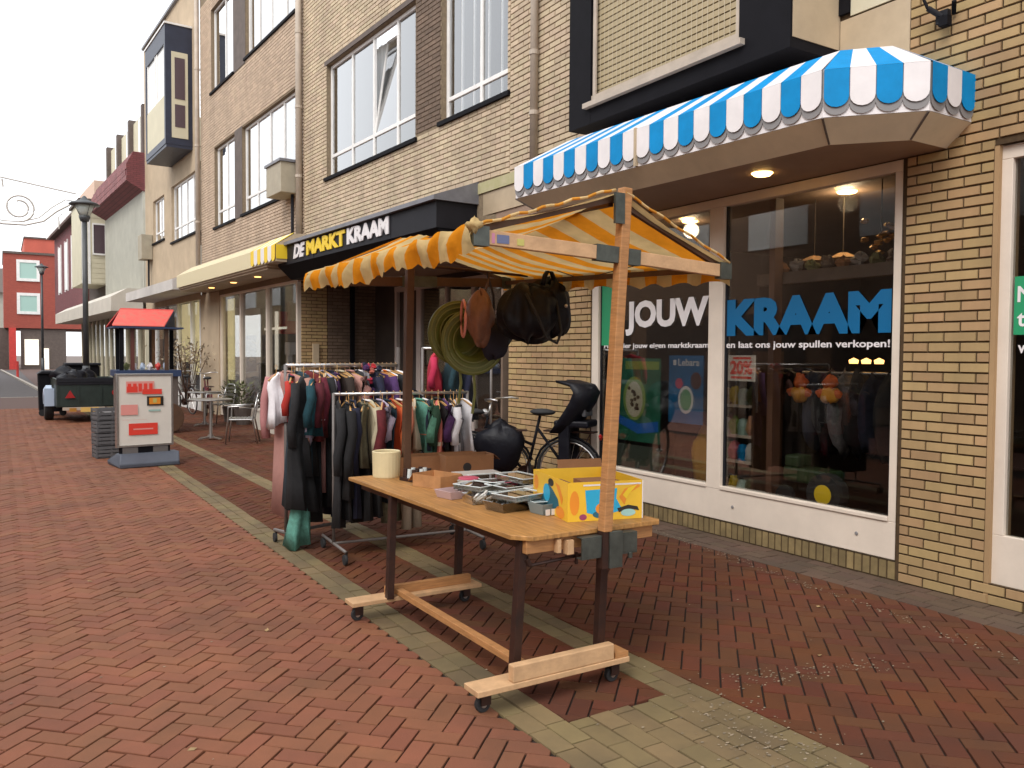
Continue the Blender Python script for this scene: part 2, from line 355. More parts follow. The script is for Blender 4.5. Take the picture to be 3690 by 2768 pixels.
def bricks(fr, s0, s1, z0, z1, ops, parent, m, near, limit=300, BL=.216, CH=.0665, J=.011, D=.011):
    """near: key function, the smallest keys become objects of their own"""
    L = []; c = 0; z = z0
    while z+CH*.6 < z1:
        h = min(CH-J, z1-z); iv = minus((s0, s1), [(o[0], o[1]) for o in ops if o[2] < z+h-.01 and o[3] > z+.01])
        off = (c % 2)*BL/2
        for a, b in iv:
            k = math.floor((a-off)/BL)
            while True:
                p = off+k*BL; q = p+BL-J; p2, q2 = max(p, a), min(q, b); k += 1
                if p >= b: break
                if q2-p2 > .02: L.append((p2, q2, z, h))
        z += CH; c += 1
    L.sort(key=near); top, rest = L[:limit], L[limit:]
    for p, q, z, h in top:
        inst(brick_mesh(q-p, h, D, m), 'brick', parent, fr(p, random.uniform(-.001, .001), z), fr.a)
    if rest:
        mb = MB(fr)
        for p, q, z, h in rest:
            e = .002; d = D+random.uniform(-.0015, .0015)
            mb.add([(p, 0, z), (q, 0, z), (q, 0, z+h), (p, 0, z+h), (p+e, d, z+e), (q-e, d, z+e), (q-e, d, z+h-e), (p+e, d, z+h-e)],
                   [(4, 7, 6, 5), (0, 1, 5, 4), (1, 2, 6, 5), (2, 3, 7, 6), (3, 0, 4, 7)])
        o = mb.build('brick', m, parent); o['kind'] = 'stuff'
    return L

def window(fr, s0, s1, z0, z1, parent, mull=(), trans=None, fwid=.055, rec=.07, curtain=(), open_i=None, frame_m=None, glass=None, sill=True, name='window', room=True, gap=.05):
    frame_m = frame_m or M['white2']; glass = glass or M['glass_up']
    mb = MB(fr); n0, n1 = -rec-.05, -rec
    mb.box((s0, n0, z0), (s1, n1, z0+fwid)); mb.box((s0, n0, z1-fwid), (s1, n1, z1))
    mb.box((s0, n0+.001, z0+fwid), (s0+fwid, n1-.001, z1-fwid)); mb.box((s1-fwid, n0+.001, z0+fwid), (s1, n1-.001, z1-fwid))
    for s in mull: mb.box((s-fwid*.5, n0+.002, z0+fwid), (s+fwid*.5, n1-.002, z1-fwid))
    if trans: mb.box((s0+fwid, n0+.003, trans-fwid*.5), (s1-fwid, n1-.003, trans+fwid*.5))
    fo = mb.build(name, frame_m, parent, bevel=.004)
    W[fo.name] = W[parent.name].copy() if parent else Vector((0, 0, 0))
    cuts = [s0+fwid*.5]+sorted(mull)+[s1-fwid*.5]; zc = [z0+fwid*.5]+([trans] if trans else [])+[z1-fwid*.5]
    for i, (a, b) in enumerate(zip(cuts, cuts[1:])):
        for j, (c, d) in enumerate(zip(zc, zc[1:])):
            nn = -rec-.03
            p = MB(fr)
            if open_i == i and j == len(zc)-2:      # a sash tilted inwards
                p.ext([(a+.03, nn, c+.03), (b-.03, nn, c+.03), (b-.03, nn-.22, d-.05), (a+.03, nn-.22, d-.05)], (0, .008, 0)); p.build('open_pane', glass, fo)
                q = MB(fr); q.bar((a+.03, nn, c+.03), (a+.03, nn-.22, d-.05), .04); q.bar((b-.03, nn, c+.03), (b-.03, nn-.22, d-.05), .04); q.bar((a, nn-.22, d-.05), (b, nn-.22, d-.05), .04); q.build('open_sash', frame_m, fo)
            else:
                p.box((a+.02, nn, c+.02), (b-.02, nn+.006, d-.02)); p.build('pane', glass, fo)
    for cs in curtain:                                # (from, to) fractions of the width, pleated
        a = s0+.03+(s1-s0-.06)*cs[0]; b = s0+.03+(s1-s0-.06)*cs[1]; k = max(8, int((b-a)/.03)); q = MB(fr); vs = []
        for i in range(k+1):
            s = a+(b-a)*i/k; nn = -rec-gap-.02*math.sin(i*1.9)-.012*math.sin(i*.7)
            vs += [(s, nn, z0+.02), (s, nn, z1-.02)]
        q.add(vs, [(2*i, 2*i+2, 2*i+3, 2*i+1) for i in range(k)]); q.build('curtain', M['curtain'], fo, smooth=True)
    if room:
        q = MB(fr); q.box((s0-.02, -rec-.75, z0-.02), (s1+.02, -rec-.5, z1+.02)); q.build('room_behind', M['room'], fo)
    if sill:
        q = MB(fr); q.box((s0-.06, -.12, z0-.06), (s1+.06, .05, z0-.004)); q.build('sill', M['black'], fo)
    return fo
def downpipe(fr, s, z0, z1, label, r=.04, n=.07, brackets=()):
    t = thing('drainpipe', label, 'drainpipe', fr(s, n, z0), 'rain pipes down the brick facades')
    mb = MB(fr); mb.cyl((s, n, z0), (s, n, z1), r, n=12); mb.build('pipe', M['pipe'], t, smooth=True)
    for b in brackets:
        k = MB(fr); k.cyl((s, n, b), (s, n, b+.05), r+.01, n=12); k.box((s-.01, 0, b), (s+.01, n, b+.03)); k.build('bracket', M['pipe'], t)

# ================================================================== GROUND
g = MB(); g.box((-300, -300, -.6), (300, 400, -.03)); S(g, 'ground', M['ground'])
pav = MB(); pav.box((-6, -4, -.03), (9, 33, -.012)); PAV = S(pav, 'street_paving', M['joint'])
fp = MB(); fp.box((1.4, 33, -.03), (6.5, 120, -.004)); fp.box((-9, 82, -.03), (1.4, 120, -.0045)); fp.box((-6, 26.3, -.012), (5.3, 33, -.0035)); S(fp, 'far_pavement', M['farpave'])
lp = MB(); lp.box((-6, -4, -.012), (-1.25, 26.3, -.002)); lp.box((-1.25, -4, -.012), (6, .95, -.0025)); S(lp, 'left_pavement', M['pavebase'])
ro = MB(); ro.box((-9, 33, -.03), (1.4, 82, -.008)); S(ro, 'road', M['asphalt'])
kb = MB()
y = 33.2
while y < 82:
    x = 1.28 if y < 38 else 1.28-(y-38)*1.3/44
    kb.box((x, y, -.03), (x+.14, y+.97, .07)); y += 1.0
x = -9
while x < 1.1: kb.box((x, 32.9, -.03), (x+.97, 33.02, .004)); x += 1
S(kb, 'kerb', M['kerb'])

def clip(poly, ax, lim, keep_less):
    out = []
    for i in range(len(poly)):
        a, b = poly[i], poly[(i+1) % len(poly)]; ia = (a[ax] <= lim) == keep_less; ib = (b[ax] <= lim) == keep_less
        if ia: out.append(a)
        if ia != ib:
            t = (lim-a[ax])/(b[ax]-a[ax]); out.append((a[0]+(b[0]-a[0])*t, a[1]+(b[1]-a[1])*t))
    return out
def inview(x, y):
    v = Vector((x, y, -EYE)); d = v.dot(fw)
    return d > .3 and abs(v.dot(rt)/d) < .72 and abs(v.dot(up)/d) < .55
PB = {'paver': [], 'paver_shop': [], 'paver_dark': [], 'paver_tan': []}
BW = .094
def herring(x0, x1, y0, y1, m):
    c, s = math.cos(R(45)), math.sin(R(45)); n = int((x1-x0+y1-y0)/BW)+40; cx, cy = x0, y0
    um = int((abs(x0)+abs(x1)+abs(y1))*1.5/BW)
    for i in range(-um, um):
        for j in range(-um, um):
            k = (i-j) % 4
            if k == 0: q = (i, j, 2, 1)
            elif k == 3: q = (i, j, 1, 2)
            else: continue
            u, v = q[0]*BW, q[1]*BW; X = u*c-v*s; Y = u*s+v*c
            if X < x0-.3 or X > x1+.3 or Y < y0-.3 or Y > y1+.3 or not inview(X, Y): continue
            g_ = .0042; P = [(u+g_, v+g_), (u+q[2]*BW-g_, v+g_), (u+q[2]*BW-g_, v+q[3]*BW-g_), (u+g_, v+q[3]*BW-g_)]
            P = [(a*c-b*s, a*s+b*c) for a, b in P]
            for ax, lim, kl in ((0, x0, False), (0, x1, True), (1, y0, False), (1, y1, True)):
                P = clip(P, ax, lim, kl)
                if len(P) < 3: break
            if len(P) < 3: continue
            ar = abs(sum(P[a][0]*P[(a+1) % len(P)][1]-P[(a+1) % len(P)][0]*P[a][1] for a in range(len(P))))/2
            if ar > .0012: PB[m].append(P)
def rows(x0, x1, y0, y1, nrow, m, BL=.19):
    wd = (x1-x0)/nrow
    for r in range(nrow):
        y = y0-random.random()*BL
        while y < y1:
            a, b = max(y, y0), min(y+BL, y1)
            if b-a > .03 and inview(x0, a): PB[m].append([(x0+r*wd+.004, a+.004), (x0+(r+1)*wd-.004, a+.004), (x0+(r+1)*wd-.004, b-.004), (x0+r*wd+.004, b-.004)])
            y += BL
herring(-1.25, 1.82, .95, 26.3, 'paver')
rows(1.82, 2.03, .95, 26.3, 2, 'paver_tan')
rows(2.03, 2.58, .95, 2.8, 5, 'paver_tan')
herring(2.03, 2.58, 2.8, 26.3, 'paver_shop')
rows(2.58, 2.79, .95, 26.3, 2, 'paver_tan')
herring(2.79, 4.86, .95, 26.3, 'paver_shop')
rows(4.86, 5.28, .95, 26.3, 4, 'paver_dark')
allb = [(m, P) for m, l in PB.items() for P in l]
def pdist(mp):
    P = mp[1]; x = sum(p[0] for p in P)/len(P); y = sum(p[1] for p in P)/len(P); v = Vector((x, y, -EYE)); d = v.dot(fw)
    return v.length+(4 if abs(v.dot(rt)/d) > .62 or abs(v.dot(up)/d) > .465 else 0)
allb.sort(key=pdist)
def paver_geo(mb, P, ox=0, oy=0):
    dz = random.uniform(-.0026, .0014)+.0015*math.sin(P[0][0]*2.1)*math.cos(P[0][1]*1.7); tx, ty = random.uniform(-.018, .018), random.uniform(-.018, .018); n = len(P)
    cx = sum(p[0] for p in P)/n; cy = sum(p[1] for p in P)/n
    top = []; low = []
    for p in P:
        q = (cx+(p[0]-cx)*.975, cy+(p[1]-cy)*.975); top.append((q[0]-ox, q[1]-oy, dz+(q[0]-cx)*tx+(q[1]-cy)*ty)); low.append((p[0]-ox, p[1]-oy, -.0125))
    mid = [(p[0]-ox, p[1]-oy, -.003+dz) for p in P]
    k = len(mb.v); mb.v += [Vector(v) for v in top+mid+low]
    mb.f += [tuple(range(k, k+n))]+[(k+n+i, k+n+(i+1) % n, k+(i+1) % n, k+i) for i in range(n)]+[(k+2*n+i, k+2*n+(i+1) % n, k+n+(i+1) % n, k+n+i) for i in range(n)]
rest = {k: MB() for k in PB}
for i, (m, P) in enumerate(allb):
    if i < 300:
        mb = MB(); ox = sum(p[0] for p in P)/len(P); oy = sum(p[1] for p in P)/len(P); paver_geo(mb, P, ox, oy)
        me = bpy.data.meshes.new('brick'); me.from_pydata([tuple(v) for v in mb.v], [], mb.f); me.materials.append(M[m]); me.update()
        inst(me, 'brick', PAV, (ox, oy, 0))
    else: paver_geo(rest[m], P)
for k, mb in rest.items():
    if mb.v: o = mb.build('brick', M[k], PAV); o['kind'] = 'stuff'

# pale grit and stains on the paving
def patches(name, spots, m, label=None, cat=None):
    mb = MB()
    for x, y, r in spots:
        n = random.randint(5, 8); a0 = random.random()*6
        mb.add([(x+r*random.uniform(.5, 1)*math.cos(a0+2*math.pi*i/n)*1.5, y+r*random.uniform(.5, 1)*math.sin(a0+2*math.pi*i/n), .0025+random.random()*.002) for i in range(n)], [tuple(range(n))])
    return mb.build(name, m)
M['grit'] = mat('pale_grit', (.24, .19, .13), .9, var=.4)
sp = []
for i in range(260):
    a = random.gauss(0, 1); b = random.gauss(0, 1); sp.append((2.62+a*.13, 2.3+b*.22, random.uniform(.002, .008)))
for i in range(160):
    t = random.random(); sp.append((2.95+t*.9+random.gauss(0, .04), 2.75-t*.25+random.gauss(0, .05), random.uniform(.002, .007)))
for i in range(60): sp.append((random.uniform(-.3, 4.8), random.uniform(2, 9), random.uniform(.003, .007)))
for i in range(260):
    t = random.random(); sp.append((4.95-.55*t+random.gauss(0, .035), 5.6-3.6*t, random.uniform(.002, .009)))
o = patches('grit', sp, M['grit']); tag(o, 'pale crumbs and grit scattered over the tan paving bricks', 'grit', kind='stuff')

for i, (x, y, lb) in enumerate(((.62, 3.35, 'small dry leaf on the red bricks in the left foreground'), (1.25, 4.6, 'dry leaf on the red bricks left of the stall wheels'), (.5, 6.2, 'dry leaf in the middle of the red street'), (3.6, 2.75, 'dry leaf on the brown bricks right of the stall'), (4.3, 3.3, 'dry leaf near the shop wall in front of the right pane'))):
    lf = MB(Fr(x, y, i*67)); lf.add([(-.02, 0, .004), (-.005, .012, .009), (.018, .004, .006), (.022, -.002, .012), (.004, -.012, .005)], [(0, 1, 2, 3, 4)]); tag(lf.build('dry_leaf', M['drylf'] if 'drylf' in M else M.setdefault('drylf', mat('brown_leaf', (.3, .2, .09), .8, var=.3))), lb, 'leaf', 'fallen leaves')
# ================================================================== NEAR SHOP (building A)
A = thing('shop_building', 'near ochre brick shop with blue and white canopy and JOUW KRAAM window', 'building', (5.3, 5, 0))
opsA = [(2.05, 2.83, .13, 2.88), (3.44, 6.95, .13, 2.92), (3.98, 6.64, 3.5, 8.5), (6.95, 8.6, 2.92, 2.95), (3.40, 3.98, 3.5, 8.5)]
wa = wall_base(FA, -.6, 8.62, -.05, 8.5, [opsA[0], opsA[1]], A, M['mortar'], .02)
bricks(FA, -.6, 2.05, .0, 2.88, [], wa, M['brick'], lambda b: 1, 0)
bricks(FA, 2.05, 3.41, .0, 6.2, [opsA[0]], wa, M['brick'], lambda b: abs(b[0]-3)*.6+abs(b[2]-1.5)*.5, 300)
bricks(FA, 6.96, 8.6, .0, 2.93, [], wa, M['brick'], lambda b: b[0], 300)
bricks(FA, 6.66, 8.6, 3.0, 8.4, [], wa, M['brick_up'], lambda b: b[2]+abs(b[0]-7.4)*.2, 300)
# corner return of the pillar at the next door, soldier course under the windows
mb = MB(FA); mb.box((2.8, -.25, 0), (2.83, .004, 2.88)); mb.build('pillar_return', M['brick'], A)
s = 3.44
k = 0
while s < 6.95:
    L_ = min(.058, 6.95-s)
    inst(brick_mesh(.056, .125, .02, M['brick_low']), 'brick', wa, FA(s, -.014, .0), FA.a); s += .066; k += 1
s = 2.1
while s < 2.8: inst(brick_mesh(.056, .125, .02, M['brick_low']), 'brick', wa, FA(s, -.03, .0), FA.a); s += .068
# shopfront
sf = MB(FA)
def fbox(a, b, c, d, n0=-.07, n1=.0): sf.box((a, n0, c), (b, n1, d))
fbox(3.44, 6.95, .135, .40, -.06, .0)                     # white panel below the glass
fbox(3.44, 3.505, .40, 2.84); fbox(5.10, 5.265, .40, 2.84, -.07, .002); fbox(6.84, 6.95, .40, 2.84); fbox(3.44, 6.95, 2.84, 2.918, -.07, .003)
fbox(3.505, 5.10, .40, .43, -.05, .012); fbox(5.265, 6.84, .40, .43, -.05, .012)
SF = sf.build('shopfront_frame', M['white'], A, bevel=.004)
for a, b in ((3.505, 5.10), (5.265, 6.84)):
    p = MB(FA); p.box((a-.01, -.045, .42), (b+.01, -.037, 2.85)); p.build('pane', M['glass'], SF)
    for c, d in ((a, a+.02), (b-.02, b)):
        p = MB(FA); p.box((c, -.05, .43), (d, -.03, 2.84)); p.build('glazing_bead', M['charcoal'], SF)
for s in (3.75, 4.95, 6.4):
    p = MB(FA); p.lathe(FA.o*0+Vector((s, 0, .27)), [(.001, -.004), (.014, .003), (.012, .008), (.001, .009)], 10, 'y'); p.build('screw_cap', M['greyprint'], SF)
# interior of the shop: floor, ceiling, walls
q = MB(FA); q.box((2.0, -6, .10), (8.0, -.08, .13)); q.build('shop_floor', M['floor_in'], A)
q = MB(FA); q.box((2.0, -6, 2.98), (8.0, -.08, 3.02)); q.build('shop_ceiling', M['soffit'], A)
q = MB(FA); q.box((2.0, -6.1, .1), (8.0, -6, 3.0)); q.box((8.0, -6, .1), (8.1, -.08, 3.0)); q.box((1.9, -6, .1), (2.0, -.2, 3.0)); q.build('inner_wall', mat('inner_wall_paint', (.05, .035, .03), .8, noise=(1.2, .4)), A)
# next door at the right edge of the picture
sd_ = MB(FA); sd_.box((1.6, -.09, .125), (2.82, -.03, .44)); sd_.box((2.735, -.09, .44), (2.82, -.03, 2.79)); sd_.box((1.6, -.09, 2.79), (2.82, -.03, 2.875)); sd_.box((1.6, -.09, .44), (1.7, -.03, 2.79))
DF = sd_.build('side_window_frame', M['white'], A, bevel=.004)
p = MB(FA); p.box((1.7, -.07, .44), (2.735, -.062, 2.79)); p.build('pane', M['glass'], DF)
p = MB(FA); p.box((1.7, -.058, 1.70), (2.72, -.0565, 2.06)); p.build('green_sticker', mat('green_sticker_vinyl', (.02, .28, .12), .4), DF)
text_obj('Nu ook', FA, 2.70, 1.9, .42, .1, -.055, M['whitev'], DF, 'lettering', .02, .0006)
text_obj('te huur', FA, 2.70, 1.75, .42, .1, -.055, M['whitev'], DF, 'lettering', .02, .0006)
text_obj('www', FA, 2.69, 1.585, .2, .05, -.055, M['whitev'], DF, 'lettering', .02, .0006)
# window lettering
for nm, tx, s0, wd, z, h, m, bo in (('lettering', 'JOUW', 6.44, 1.145, 1.755, .34, 'whitev', .045), ('lettering', 'KRAAM', 5.085, 1.55, 1.73, .31, 'blue_window', .06)):
    for o in text_obj(tx, FA, s0, z, wd, h, -.034, M[m], SF, nm, bo, .0007, split=True): pass
text_obj('Huur hier jouw eigen marktkraam', FA, 6.78, 1.615, 1.49, .065, -.034, M['whitev'], SF, 'lettering', .02, .0006)
text_obj('en laat ons jouw spullen verkopen!', FA, 5.085, 1.61, 1.545, .072, -.034, M['whitev'], SF, 'lettering', .02, .0006)
p = MB(FA); p.box((6.60, -.0325, 1.66), (6.83, -.0315, 2.42)); p.build('green_sticker', bpy.data.materials['green_sticker_vinyl'], SF)

# black oriel above with the blind
ob = MB(FA); z0, z1 = 3.74, 8.4; n1 = .54
ob.box((6.30, 0, z0), (6.64, n1, z1)); ob.box((3.98, 0, z0), (4.46, n1-.001, z1)); ob.box((4.46, 0, z0), (6.30, n1-.002, 3.955)); ob.box((4.46, 0, 6.6), (6.30, n1-.002, z1))
OB = ob.build('oriel', M['black'], A)
for i in range(46):
    z = 4.0+i*.057; p = MB(FA); p.box((4.47, n1-.075, z), (6.29, n1-.06, z+.045)); p.build('blind_slat', M['blind'], OB)
for i in range(31):
    s = 4.48+i*.06; p = MB(FA); p.box((s, n1-.0585, 4.0), (s+.006, n1-.056, 6.58)); p.build('blind_cord', mat('blind_cord_pale', (.5, .43, .3), .8) if i == 0 else bpy.data.materials['blind_cord_pale'], OB)
p = MB(FA); p.box((4.46, n1-.03, 3.955), (6.30, n1-.012, 4.0)); p.box((6.24, n1-.03, 4.0), (6.28, n1-.012, 6.6)); p.box((4.46, n1-.031, 4.0), (4.50, n1-.013, 6.6)); p.build('blind_guide', M['pipe'], OB)
p = MB(FA); p.box((4.40, n1-.01, 3.885), (6.36, n1+.05, 3.93)); p.build('oriel_sill', M['pipe'], OB)
p = MB(FA); p.box((3.972, .005, 3.815), (3.979, n1-.02, 4.25)); p.build('return_panel', M['cream'], OB)
p = MB(FA); p.box((3.972, .26, 4.26), (3.979, .275, 4.9)); p.box((3.97, .005, 4.27), (3.978, .25, 5.2)); p.box((3.97, .29, 4.27), (3.978, n1-.02, 5.2)); p.build('return_panel', M['creamwall'], OB)
p = MB(FA); p.box((3.415, .0, 3.3), (3.965, .012, 4.02)); p.build('wall_panel', M['cream'], A)
p = MB(FA); p.box((3.415, .0, 4.035), (3.88, .014, 8.4)); p.build('wall_panel', M['creamwall'], A)
p = MB(FA); p.box((3.885, .0, 4.06), (3.97, .03, 8.4)); p.build('black_strip', M['black'], A)
# ledge and pale panel between the two canopies
p = MB(FA); p.box((6.7, 0, 3.615), (9.35, .05, 3.75)); p.build('mossy_ledge', mat('mossy_stone', (.36, .34, .16), .9, noise=(5, .4), col2=(.45, .4, .25)), A)
p = MB(FA); p.box((6.7, 0, 3.33), (9.35, .03, 3.61)); p.build('fascia_panel', M['cream'], A)
p = MB(FA); p.box((6.96, 0, 2.95), (9.35, .015, 3.33)); p.build('lintel', M['soffit'], A)

# blue and white canopy
PATH = [Vector((5.3, 2.98)), Vector((4.83, 2.98)), Vector((4.42, 3.43)), Vector((4.24, 6.78)), Vector((5.3, 6.9))]
def inset(path, d):
    out = []
    for i, p in enumerate(path):
        ns = []
        for a, b in ((i-1, i), (i, i+1)):
            if a >= 0 and b < len(path):
                e = (path[b]-path[a]).normalized(); ns.append(Vector((e.y, -e.x)))     # inwards
        n = ns[0] if len(ns) == 1 else (ns[0]+ns[1])/(1+ns[0].dot(ns[1])); out.append(p+n*d)
    out[0].x = 5.3; out[-1].x = 5.3; return out
inn = inset(PATH, .16); top = inset(PATH, .36)
if inn[1].y < PATH[1].y: inn = inset(PATH, -.16); top = inset(PATH, -.36)
CAN = MB(); CAN.add([(p.x, p.y, 3.06) for p in PATH]+[(p.x, p.y, 3.35) for p in PATH], [(i, i+1, 6+i, 5+i) for i in range(4)])
CAN.add([(p.x, p.y, 3.35) for p in PATH]+[(p.x, p.y, 3.585) for p in top], [(i, i+1, 6+i, 5+i) for i in range(4)])
CAN.add([(p.x, p.y, 3.585) for p in top], [(0, 1, 2, 3, 4)])
CAN = CAN.build('canopy', M['whitev'], A)
p = MB(); p.add([(p_.x, p_.y, 3.058) for p_ in PATH]+[(p_.x, p_.y, 2.925) for p_ in inn], [(i, i+1, 6+i, 5+i) for i in range(4)]); p.build('canopy_skirt', mat('cream_skirt', (.74, .64, .47), .6, noise=(1.6, .25), bump=(20, .1)), CAN)
p = MB(); p.ext([(p_.x, p_.y, 2.925) for p_ in inn], (0, 0, .02)); p.build('soffit', M['soffit'], CAN)
for i in (1, 2, 3):
    p = MB(); a = PATH[i]; b = inn[i]; p.bar((a.x-.004, a.y, 3.056), (b.x-.004, b.y, 2.93), .012); p.build('skirt_joint', M['darkpanel'], CAN)
seq = [(0, 3, 0), (1, 4, 1), (2, 22, 1)]
par = 0
for seg, cnt, _ in seq:
    a, b = PATH[seg], PATH[seg+1]; ta, tb = top[seg], top[seg+1]; e = (b-a).normalized(); out = Vector((-e.y, e.x))
    if (a+out*.1-Vector((5.3, 5))).length < (a-Vector((5.3, 5))).length: out = -out
    for i in range(cnt):
        col = ['blue', 'whitev'][(i if seg == 0 else i+1 if seg == 1 else i) % 2]
        if seg == 0: col = ['blue', 'whitev', 'blue'][i]
        if seg == 1: col = ['whitev', 'blue', 'whitev', 'blue'][i]
        if seg == 2: col = (['whitev', 'blue']*12)[i] if i < 11 else (['whitev', 'blue']*12)[i-11] 
        f0, f1 = i/cnt, (i+1)/cnt
        p0, p1 = a+(b-a)*f0, a+(b-a)*f1; q0, q1 = ta+(tb-ta)*f0, ta+(tb-ta)*f1; wd = (p1-p0).length
        for lay, (off, zb, mm) in enumerate(((.006, 3.068, 'greyprint'), (.016, 3.115, col))):
            pts = []; rad = wd/2*(1.0 if lay == 0 else .97); cx = (p0+p1)/2; zz = zb+rad*.88
            pts.append((cx-e*rad+out*off).to_3d()+Vector((0, 0, 3.352))); 
            for k in range(9):
                t = math.pi*(k/8); pos = cx-e*rad*math.cos(t)+out*off; pts.append(Vector((pos.x, pos.y, zz-rad*.88*math.sin(t))))
            pts.append((cx+e*rad+out*off).to_3d()+Vector((0, 0, 3.352)))
            m_ = MB(); m_.ext([tuple(v) for v in pts], tuple((out*.004).to_3d()))
            if lay == 1:
                m_.add([(p0.x+out.x*.02, p0.y+out.y*.02, 3.353), (p1.x+out.x*.02, p1.y+out.y*.02, 3.353), (q1.x, q1.y, 3.592), (q0.x, q0.y, 3.592)], [(0, 1, 2, 3)])
            m_.build('blue_stripe' if mm == 'blue' else 'white_stripe' if mm == 'whitev' else 'grey_scallop', M[mm], CAN)
p = MB(); t_ = 11/22; a = PATH[2]+(PATH[3]-PATH[2])*t_; p.box((a.x-.03, a.y-.012, 3.06), (a.x+.02, a.y+.012, 3.36)); p.build('canopy_seam', M['cream'], CAN)
for x, y in ((4.86, 4.30), (4.86, 6.1)):
    p = MB(); p.lathe((x, y, 2.908), [(.001, .0), (.062, .0), (.062, .012), (.075, .012), (.078, .017), (.001, .018)], 18); p.build('spotlight', M['bulb'], CAN)
# wall bracket
t = thing('wall_bracket', 'small black cable bracket on brick wall right of the canopy top', 'bracket', (5.28, 3.25, 3.75))
p = MB(FA); p.box((3.13, .011, 3.74), (3.21, .05, 3.82)); p.cyl((3.17, .05, 3.78), (3.23, .11, 3.84), .018); p.build('mount', M['charcoal'], t)
p = MB(FA); p.cyl((3.23, .11, 3.84), (3.29, .12, 3.99), .01); p.build('arm', M['black'], t)
p = MB(FA); p.box((3.10, .05, 3.70), (3.16, .1, 3.76)); p.build('clamp', M['black'], t)
p = MB(FA); p.cyl((3.1, .03, 3.78), (3.07, .08, 3.84), .014); p.build('bolt', M['black'], t)

downpipe(FA, 7.98, 3.75, 8.4, 'beige downpipe on brick between oriel and first white window', .045, .075, (4.3, 4.98))

# ================================================================== BUILDING B
B = thing('corner_building', 'tan brick building above the black market sign with wide white windows', 'building', FB(3, 0, 0))
wB = (2.44, 5.80, 4.70, 6.68); wB2 = (.06, 1.68, 4.76, 6.75)
ops = [wB, wB2]
wb = wall_base(FB, 0, 6.92, 2.95, 11, ops, B, M['mortar_up'], .1)
dk = (1.68, 2.44, 4.7, 8.3)
bricks(FB, .01, 6.9, 3.78, 8.3, ops+[dk], wb, M['brick_up'], lambda b: b[0]*.5+abs(b[2]-4.5), 300)
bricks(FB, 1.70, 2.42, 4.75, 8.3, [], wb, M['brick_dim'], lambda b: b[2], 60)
bricks(FB, .01, 6.9, 8.3, 11, [], wb, M['brick_up'], lambda b: 1, 0)
window(FB, *wB, B, mull=(3.17, 4.02, 4.86), trans=5.08, curtain=((0, .245), (.5, 1)), open_i=1, gap=.28)
window(FB, *wB2, B, mull=(.79,), trans=5.06, curtain=((.05, .4), (.47, 1)))
p = MB(FB); p.box((2.36, -.09, 6.685), (5.88, .02, 6.76)); p.build('lintel_shadow_gap', M['darkpanel'], B)
# porch: recess under the sign, brick return, white framed doors
p = MB(FB); p.box((.2, -1.62, -.05), (8.5, -1.56, 3.2)); p.build('porch_back', mat('porch_back_paint', (.05, .036, .028), .8, noise=(2, .4)), B)
p = MB(FB); p.box((.0, -1.6, 2.96), (7.3, -.002, 3.0)); p.build('porch_ceiling', M['soffit'], B)
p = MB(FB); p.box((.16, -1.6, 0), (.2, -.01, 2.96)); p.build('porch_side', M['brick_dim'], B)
FR = Fr(*FB(7.12, 0)[:2], 2.8)              # return wall facing the camera, s runs into the building
rw = wall_base(FR, 0, 1.7, -.05, 2.96, [], B, M['mortar'], .02, 'return_wall')
bricks(FR, 0, .52, 0, 2.95, [], rw, M['brick'], lambda b: b[2], 100, BL=.216, D=-.011)
bricks(FR, .54, 1.7, 0, 2.95, [], rw, M['brick_dim'], lambda b: b[2], 100, BL=.216, D=-.011)  # inner bricks darker: porch shade put into their colour
p = MB(FR); p.box((1.0, -.08, 0), (1.08, -.012, 2.9)); p.build('black_conduit', M['black'], B)
p = MB(FR); p.box((.22, -.06, 1.35), (.34, -.012, 1.75)); p.build('letterbox', M['cream'], B)
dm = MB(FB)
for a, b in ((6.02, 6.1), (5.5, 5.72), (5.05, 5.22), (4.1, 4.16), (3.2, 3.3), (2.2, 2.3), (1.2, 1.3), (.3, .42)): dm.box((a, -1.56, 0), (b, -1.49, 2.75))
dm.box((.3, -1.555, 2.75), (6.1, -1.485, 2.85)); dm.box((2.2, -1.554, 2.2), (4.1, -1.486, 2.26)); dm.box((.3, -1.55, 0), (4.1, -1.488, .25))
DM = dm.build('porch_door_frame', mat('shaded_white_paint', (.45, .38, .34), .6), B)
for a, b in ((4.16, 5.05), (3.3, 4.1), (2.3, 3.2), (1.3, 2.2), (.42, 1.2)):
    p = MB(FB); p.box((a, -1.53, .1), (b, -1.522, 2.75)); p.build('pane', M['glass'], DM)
# black sign canopy DEMARKTKRAAM
sg = MB(FB); sg.box((.76, -.02, 3.15), (6.68, .60, 3.5)); SG = sg.build('sign_canopy', M['charcoal'], B)
p = MB(FB); p.ext([(.72, .66, 3.49), (.72, .66, 3.545), (.72, .0, 3.78), (.72, .0, 3.49)], (6.0, 0, 0)); p.build('sign_cap', M['capgrey'], SG)
p = MB(FB); p.ext([(.77, .598, 3.149), (.77, .36, 2.93), (.77, .0, 2.93), (.77, .0, 3.149)], (5.9, 0, 0)); p.build('sign_skirt', M['black'], SG)
for s in (2.03, 4.9):
    p = MB(FB); p.box((s, .60, 3.16), (s+.012, .603, 3.49)); p.build('panel_joint', M['black'], SG)
for tx, s0, wd, m, sl_ in (('DE', 5.83, .56, 'whitev', .25), ('MARKT', 5.2, 1.62, 'yellowv', .0), ('KRAAM', 3.5, 1.42, 'whitev', 0)):
    text_obj(tx, FB, s0, 3.22, wd, .245, .612, M[m], SG, 'letter', .05, .008, split=True, slant=sl_)
downpipe(FB, 6.98, 3.6, 11, 'pinkish beige downpipe at the left end of the market sign', .06, .09, (4.9, 6.2, 7.6))
t = thing('planter_box', 'beige square box hung on the wall beside the pinkish downpipe', 'wall box', FB(7.4, .15, 4.6))
